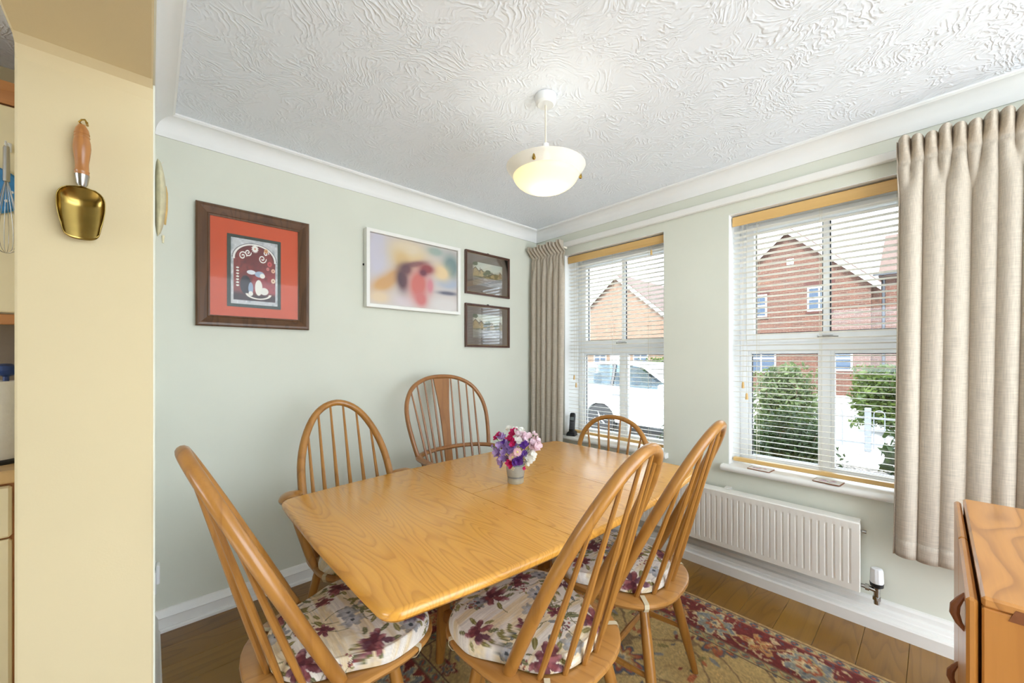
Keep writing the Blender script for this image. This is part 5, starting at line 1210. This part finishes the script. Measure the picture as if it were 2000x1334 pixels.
# ------------------------------------------------------------------ outside
GZ = -0.25
M['paving'] = plain('pale_paving', (160, 160, 160), 0.9, 0.08, 3, bump=0.3, bscale=30)
def gravel():
    t_ = NT('gravel'); v_ = t_.coord(); vo = t_.n('ShaderNodeTexVoronoi', {'Vector': v_, 'Scale': 38.0})
    t_.base(t_.ramp(t_.n('ShaderNodeSeparateColor', {0: vo.outputs['Color']}).outputs[0], [(0.0, lin((44, 40, 36))), (0.5, lin((86, 80, 74))), (1.0, lin((130, 122, 114)))])); t_.p.inputs['Roughness'].default_value = 0.9
    t_.bump(vo.outputs['Distance'], 0.8, 0.02); return t_.m
M['gravel'] = gravel()
def brickmat(name, c1, c2, mortar):
    t_ = NT(name); tc = t_.n('ShaderNodeTexCoord'); sp = t_.n('ShaderNodeSeparateXYZ', {0: tc.outputs['Object']}); cb = t_.n('ShaderNodeCombineXYZ', {0: sp.outputs[1], 1: sp.outputs[2]})
    b = t_.n('ShaderNodeTexBrick', {'Vector': cb.outputs[0], 'Color1': lin4(c1), 'Color2': lin4(c2), 'Mortar': lin4(mortar), 'Scale': 1.0, 'Mortar Size': 0.008, 'Bias': 0.0, 'Brick Width': 0.225, 'Row Height': 0.075})
    n = t_.noise(cb.outputs[0], 2.2, 4); t_.base(t_.mix(t_.math('MULTIPLY', n, 0.6), b.outputs[0], lin4(tuple(int(x * 0.72) for x in c1)))); t_.p.inputs['Roughness'].default_value = 0.9; return t_.m
M['brick'] = brickmat('red_brick', (92, 52, 38), (70, 40, 31), (108, 98, 86))
M['brick2'] = brickmat('buff_orange_brick', (126, 96, 76), (112, 84, 66), (126, 116, 106))
M['tilesr'] = plain('roof_tiles', (84, 64, 56), 0.8, 0.15, 8, bump=0.4, bscale=12)
M['soldier'] = plain('dark_brick_head', (66, 34, 28), 0.9, 0.15, 12); M['bargeboard'] = plain('white_bargeboard', (190, 190, 188), 0.5)
M['darkglass'] = plain('house_window_glass', (40, 56, 76), 0.08, 0.15, 2); M['pipe'] = plain('black_downpipe', (44, 46, 52), 0.4)
struct('ground', MB().box(0.30, 60, -40, 50, GZ - 0.3, GZ), M['paving'])
M['bounce_ground'] = plain('white_bounce_ground', (226, 226, 224), 0.9, 0.04, 3)  # ground out of view, whitened to bounce light onto the ceiling
struct('ground_behind', MB().box(-40, 60, -60, -40.001, GZ - 0.3, GZ).box(-40, 0.2999, -40, YR - 0.001, GZ - 0.3, GZ).box(-40, XK - 3.001, YR, 50, GZ - 0.3, GZ), M['bounce_ground'])
tag(obj('gravel_bed', MB().layers([[(0.301, -6, GZ), (4.6, -6, GZ), (4.6, -0.85, GZ), (0.301, -0.85, GZ)], [(0.301, -6, GZ + .06), (4.5, -6, GZ + .06), (4.5, -0.9, GZ + .06), (0.301, -0.9, GZ + .06)]]), M['gravel']), 'grey gravel bed in front of the window outside', 'gravel')

def house_window(t_, X, ya, yb, za, zb, head=True):
    fr = MB(); f = 0.06
    for a, b, c, d_ in ((ya, ya + f, za, zb), (yb - f, yb, za, zb), (ya + f, yb - f, za, za + f), (ya + f, yb - f, zb - f, zb), (ya + f, yb - f, (za + zb) / 2 - f * .5, (za + zb) / 2 + f * .5), ((ya + yb) / 2 - .025, (ya + yb) / 2 + .025, za + f, (za + zb) / 2 - f * .5), ((ya + yb) / 2 - .025, (ya + yb) / 2 + .025, (za + zb) / 2 + f * .5, zb - f)): fr.box(X - 0.04, X + 0.02, a, b, c, d_)
    w_ = obj('window', fr, M['bargeboard'], t_, world=True)
    for c, d_ in ((za + f, (za + zb) / 2 - f * .5), ((za + zb) / 2 + f * .5, zb - f)):
        p_ = obj('pane', MB().box(X - 0.012, X - 0.002, ya + f, yb - f, c, d_), M['darkglass'], w_, world=True); p_.location = (0, 0, 0)
    if head:
        n = int((yb - ya + 0.2) / 0.08)
        hm_ = MB().box(X - 0.015, X + 0.01, ya - 0.1, yb + 0.1, zb + 0.003, zb + 0.23).box(X - 0.05, X + 0.01, ya - 0.06, yb + 0.06, za - 0.10, za - 0.003)
        obj('brick_lintel', hm_, M['soldier'], t_, world=True)
HX = 18.0
hs_ = thing('brick_house', 'red brick gabled house with white-framed windows across the street', 'house', (HX, 2.0, GZ))
def gable(t_, X, yc, hw, ze, za, depth, bm_, nm='wall'):
    obj(nm, MB().prism([(yc - hw, GZ), (yc + hw, GZ), (yc + hw, ze), (yc, za), (yc - hw, ze)], X, X + depth, 'x'), bm_, t_, world=True)
    sl = (za - ze) / hw; o_ = 0.3; rf_ = MB()
    for s in (-1, 1):
        rf_.prism([(yc, za + 0.02), (yc + s * (hw + o_), ze - sl * o_ + 0.02), (yc + s * (hw + o_), ze - sl * o_ + 0.16), (yc, za + 0.18)], X - 0.25, X + depth, 'x')
    obj('roof', rf_, M['tilesr'], t_, world=True)
    for s in (-1, 1):
        obj('bargeboard', MB().prism([(yc, za - 0.16), (yc + s * (hw + o_), ze - sl * o_ - 0.16), (yc + s * (hw + o_), ze - sl * o_ + 0.10), (yc, za + 0.12)], X - 0.28, X - 0.251, 'x'), M['bargeboard'], t_, world=True)
gable(hs_, HX, 1.98, 2.72, 4.30, 6.86, 7.0, M['brick'])
house_window(hs_, HX, 0.46, 1.27, 3.24, 4.26); house_window(hs_, HX, 2.75, 3.56, 3.14, 4.16); house_window(hs_, HX, 2.4, 3.56, 0.6, 1.9); house_window(hs_, HX, -0.2, 0.9, 0.75, 1.75, False)
obj('air_vent', MB().box(HX - 0.03, HX, 1.75, 2.0, 5.35, 5.6), M['bargeboard'], hs_, world=True)
obj('wing_wall', MB().box(HX + 0.25, HX + 6, -9.0, -0.742, GZ, 4.35), M['brick'], hs_, world=True)
obj('wing_roof', MB().prism([(HX - 0.1, 4.36), (HX + 6.3, 4.36), (HX + 6.3, 4.5), (HX + 3.0, 6.6), (HX - 0.1, 4.5)], -9.2, -0.95, 'y'), M['tilesr'], hs_, world=True)
obj('gutter', MB().box(HX - 0.18, HX - 0.08, -9.2, -0.8, 4.42, 4.54), M['pipe'], hs_, world=True)
obj('downpipe', MB().tube([(HX + 0.18, -1.08, GZ), (HX + 0.18, -1.08, 4.3), (HX - 0.12, -1.08, 4.45)], 0.05, 8), M['pipe'], hs_, world=True)
house_window(hs_, HX + 0.25, -2.6, -1.5, 3.2, 4.1); house_window(hs_, HX + 0.25, -2.6, -1.5, 0.7, 1.8)
bm_o = M['brick2']
h2 = thing('pale_gabled_house', 'pale orange brick house with a gable behind the parked car', 'house', (20.0, 11.8, GZ))
gable(h2, 20.0, 11.8, 3.2, 3.95, 6.63, 7.0, M['brick2'])
house_window(h2, 20.0, 12.6, 13.6, 0.7, 1.9); house_window(h2, 20.0, 9.6, 10.6, 0.7, 1.9)
obj('garage_door', MB().box(19.96, 20.0, 10.9, 12.3, GZ, 1.7), M['bargeboard'], h2, world=True)

def leaf_mat(name, c1, c2):
    t_ = NT(name); g_ = t_.n('ShaderNodeNewGeometry'); n_ = t_.n('ShaderNodeTexWhiteNoise', {0: g_.outputs['Random Per Island']} , noise_dimensions='3D')
    t_.base(t_.ramp(g_.outputs['Random Per Island'], [(0.0, lin(c1)), (1.0, lin(c2))])); t_.p.inputs['Roughness'].default_value = 0.6
    tr_ = t_.n('ShaderNodeBsdfTranslucent'); tr_.inputs[0].default_value = lin4(c2); m_ = t_.n('ShaderNodeMixShader', {0: 0.35})
    t_.t.links.new(t_.p.outputs[0], m_.inputs[1]); t_.t.links.new(tr_.outputs[0], m_.inputs[2]); t_.t.links.new(m_.outputs[0], t_.out.inputs[0]); return t_.m
LM = [leaf_mat('dark_leaf', (20, 36, 14), (54, 74, 30)), leaf_mat('mid_leaf', (32, 52, 16), (82, 98, 36)), leaf_mat('pale_leaf', (44, 62, 32), (98, 110, 68))]
M['bark'] = plain('bark', (84, 66, 50), 0.9, 0.2, 30)
def bush(name, label, c, r3, n, leaf, mat_, seed, group=None):
    rg = np.random.default_rng(seed); t_ = thing(name, label, 'bush', (c[0], c[1], GZ), 0, group)
    d = rg.normal(size=(n, 3)); d /= np.linalg.norm(d, axis=1)[:, None]; rr = rg.random(n) ** 0.45
    lump = 0.78 + 0.35 * np.sin(d[:, 0] * 7 + seed) * np.sin(d[:, 1] * 6 + 1.3 * seed) * np.cos(d[:, 2] * 5)
    P = d * (rr * lump)[:, None] * np.array(r3); P[:, 2] += c[2] - GZ; P[:, 2] = np.maximum(P[:, 2], 0.03)
    A = rg.normal(size=(n, 3)); A /= np.linalg.norm(A, axis=1)[:, None]; B = np.cross(A, rg.normal(size=(n, 3))); B /= np.linalg.norm(B, axis=1)[:, None]
    L = leaf * (0.6 + 0.8 * rg.random(n))[:, None]; Cn = np.cross(A, B)
    V = np.stack([P - A * L, P + B * L * 0.42 + Cn * L * 0.12, P + A * L, P - B * L * 0.42 + Cn * L * 0.12], 1).reshape(-1, 3)
    me = bpy.data.meshes.new('foliage'); me.vertices.add(len(V)); me.vertices.foreach_set('co', V.astype(np.float32).ravel()); q_ = np.arange(len(V), dtype=np.int32)
    me.loops.add(len(V)); me.loops.foreach_set('vertex_index', q_); me.polygons.add(n); me.polygons.foreach_set('loop_start', np.arange(0, len(V), 4, dtype=np.int32)); me.update(calc_edges=True); me.validate()
    f_ = obj('foliage', me, mat_, t_); f_['kind'] = 'stuff'
    st = MB()
    for k in range(5):
        a = k * 1.26 + seed; st.tube([(0.03 * math.cos(a), 0.03 * math.sin(a), 0.0), (r3[0] * .3 * math.cos(a), r3[1] * .3 * math.sin(a), (c[2] - GZ) * .7), (r3[0] * .6 * math.cos(a), r3[1] * .6 * math.sin(a), (c[2] - GZ) + r3[2] * .4)], [0.014, 0.01, 0.004], 6)
    s_ = obj('branches', st, M['bark'], t_); s_['kind'] = 'stuff'
    return t_
bush('shrub', 'dark green shrub close outside the coaster window', (2.25, -1.44, 0.26), (0.42, 0.42, 0.66), 9000, 0.026, LM[0], 3)
bush('shrub', 'pale green tall shrub behind the dark shrub', (3.15, -1.20, 0.62), (0.42, 0.46, 0.76), 7000, 0.032, LM[2], 5)
bush('hedge', 'bright green rounded hedge behind the white railings', (8.2, -1.95, 0.50), (0.9, 0.95, 0.85), 9000, 0.055, LM[1], 8)
bush('hedge', 'bright green hedge beyond the railings nearer the brick house wing', (8.4, -3.6, 0.45), (0.9, 0.9, 0.8), 6000, 0.055, LM[1], 13)
bush('hedge', 'green hedge beside the parked car', (8.3, 2.9, 0.55), (0.9, 1.05, 0.95), 8000, 0.055, LM[1], 17)
bush('shrub', 'small dark shrub low outside the phone window', (1.5, -0.62, 0.25), (0.3, 0.32, 0.42), 2600, 0.024, LM[0], 23)
bush('shrub', 'small leafy plant by the gravel outside the coaster window', (2.6, -2.25, 0.30), (0.26, 0.20, 0.42), 220, 0.07, LM[0], 27)

# hoop-top railings
M['railing'] = plain('pale_grey_railing', (104, 108, 114), 0.5)
RXp = 6.0
rl = thing('hoop_top_railing', 'pale grey hoop-topped metal railing along the pavement', 'railing', (RXp, -1.7, GZ))
post = None
for k in range(5):
    yy = -1.70 + (k - 2) * 1.45; obj('post', MB().box(RXp - 0.04, RXp + 0.04, yy - 0.04, yy + 0.04, GZ, 0.46, 0.008), M['railing'], rl, world=True)
for zz in (0.30, -0.12): obj('rail', MB().box(RXp - 0.012, RXp + 0.012, -4.6, 1.2, zz - 0.015, zz + 0.015), M['railing'], rl, world=True)
k = 0; yy = -4.5
while yy < 1.1:
    if all(abs(yy - (-1.70 + (j - 2) * 1.45)) > 0.09 for j in range(5)):
        if k % 2 == 0:
            hp = [(RXp, yy, -0.2)] + [(RXp, yy + 0.065 - 0.065 * math.cos(a), 0.36 + 0.065 * math.sin(a)) for a in np.linspace(0, math.pi, 9)] + [(RXp, yy + 0.13, -0.2)]
            obj('hoop_bar', MB().tube(hp, 0.008, 6), M['railing'], rl, world=True)
        k += 1
    yy += 0.13

# parked car, side on, nose towards the brick house side
M['carpaint'] = plain('white_car_paint', (236, 238, 240), 0.2, 0.01, coat=0.6); M['tyre'] = plain('tyre_rubber', (34, 34, 36), 0.8); M['cartrim'] = plain('grey_car_trim', (96, 98, 102), 0.5)
M['carglass'] = glassy('car_glass', (0.62, 0.70, 0.74), 1.0)
cY0, cY1, cXn, cXf = -0.95, 3.55, 4.0, 5.7; G = GZ - 0.0
car = thing('parked_car', 'white hatchback car parked side-on outside the phone window', 'car', ((cXn + cXf) / 2, (cY0 + cY1) / 2, G))
xc_ = (cXn + cXf) / 2; wheels_y = (-0.30, 2.10)
side = [(3.50, 0.35), (3.55, 0.62), (3.50, 0.95), (3.35, 1.02), (1.0, 0.96), (0.1, 0.90), (-0.75, 0.76), (-0.94, 0.55), (-0.94, 0.30)]
low = []
for wy in wheels_y:
    low += [(wy - 0.36 * math.cos(a), 0.28 + 0.36 * math.sin(a)) for a in np.linspace(0, math.pi, 11)]
poly = [(a, b) for a, b in side] + [(-0.90, 0.22)] + low[:11] + low[11:] + [(3.48, 0.24)]
def csec(xs, k): return [(xs, y_, G + (0.24 + (z_ - 0.24) * k if z_ > 0.6 else z_)) for y_, z_ in poly]
body = MB().layers([csec(cXn + 0.03, 0.97), csec(cXn, 1.0), csec(cXn + 0.12, 1.0), csec(cXf - 0.12, 1.0), csec(cXf, 1.0), csec(cXf - 0.03, 0.97)])
obj('body', body, M['carpaint'], car, world=True, angle=30)
roof = [(3.15, 1.32), (2.9, 1.40), (2.2, 1.45), (1.5, 1.43), (1.25, 1.38)]
obj('roof', MB().layers([[(x_, y_, G + z_) for y_, z_ in roof] + [(x_, y_, G + z_ - 0.05) for y_, z_ in roof[::-1]] for x_ in (cXn + 0.22, cXf - 0.22)]), M['carpaint'], car, world=True)
for x_, xt in ((cXn + 0.06, cXn + 0.24), (cXf - 0.06, cXf - 0.24)):
    for a, b in (((0.55, 0.94), (1.28, 1.37)), ((1.85, 0.97), (1.88, 1.40)), ((3.35, 1.0), (3.12, 1.32)), ((2.75, 0.98), (2.70, 1.38))):
        obj('pillar', MB().tube([(x_, a[0], G + a[1]), (xt, b[0], G + b[1])], 0.035, 6), M['carpaint'] if b[0] in (3.12, 1.28) else M['pipe'], car, world=True)
    for ya, yb, ta, tb in ((0.75, 1.82, 1.40, 1.86), (1.90, 2.72, 1.90, 2.68), (2.80, 3.28, 2.74, 3.05)):
        obj('side_window', MB().layers([[(x_, ya, G + 0.97), (x_, yb, G + 0.98), (xt, tb, G + 1.37), (xt, ta, G + 1.37)], [(x_ + .006, ya, G + 0.97), (x_ + .006, yb, G + 0.98), (xt + .006, tb, G + 1.37), (xt + .006, ta, G + 1.37)]]), M['carglass'], car, world=True)
obj('windscreen', MB().layers([[(cXn + 0.12, 0.55, G + 0.95), (cXf - 0.12, 0.55, G + 0.95), (cXf - 0.25, 1.27, G + 1.37), (cXn + 0.25, 1.27, G + 1.37)], [(cXn + 0.12, 0.56, G + 0.942), (cXf - 0.12, 0.56, G + 0.942), (cXf - 0.25, 1.28, G + 1.362), (cXn + 0.25, 1.28, G + 1.362)]]), M['carglass'], car, world=True)
for x_ in (cXn + 0.45, cXf - 0.45):
    for yy in (1.55, 2.45): obj('headrest', MB().box(x_ - 0.12, x_ + 0.12, yy - 0.05, yy + 0.05, G + 0.98, G + 1.20, 0.04), M['cartrim'], car, world=True)
obj('wing_mirror', MB().box(cXn - 0.14, cXn + 0.02, 0.72, 0.82, G + 0.93, G + 1.06, 0.03), M['carpaint'], car, world=True)
obj('door_handle', MB().box(cXn - 0.015, cXn + 0.01, 1.62, 1.80, G + 0.80, G + 0.83, 0.006), M['cartrim'], car, world=True)
for wy in wheels_y:
    for x_, s in ((cXn + 0.02, 1), (cXf - 0.22, 1)):
        w_ = obj('wheel', MB().lathe([(0.16, 0.0), (0.27, 0.005), (0.31, 0.03), (0.315, 0.10), (0.31, 0.17), (0.27, 0.195), (0.16, 0.2)], 32, (x_, wy, G + 0.315), 'x'), M['tyre'], car, world=True)
        hb = MB().lathe([(0.0, 0.02), (0.05, 0.01), (0.06, 0.03), (0.17, 0.05), (0.185, 0.02), (0.19, 0.03), (0.19, 0.16), (0.0, 0.16)], 24, (x_, wy, G + 0.315), 'x')
        for k in range(5):
            a = k * 1.2566; hb.tube([(x_ + 0.015, wy + 0.04 * math.cos(a), G + 0.315 + 0.04 * math.sin(a)), (x_ + 0.025, wy + 0.18 * math.cos(a), G + 0.315 + 0.18 * math.sin(a))], [0.03, 0.022], 6)
        obj('alloy_rim', hb, M['steel'], w_, world=False) if False else obj('alloy_rim', hb.mesh('alloy_rim', tuple(car.location)), M['steel'], w_)
obj('tail_light', MB().box(cXn + 0.0, cXn + 0.14, 3.42, 3.53, G + 0.72, G + 0.92, 0.02), M['sbdark'], car, world=True)
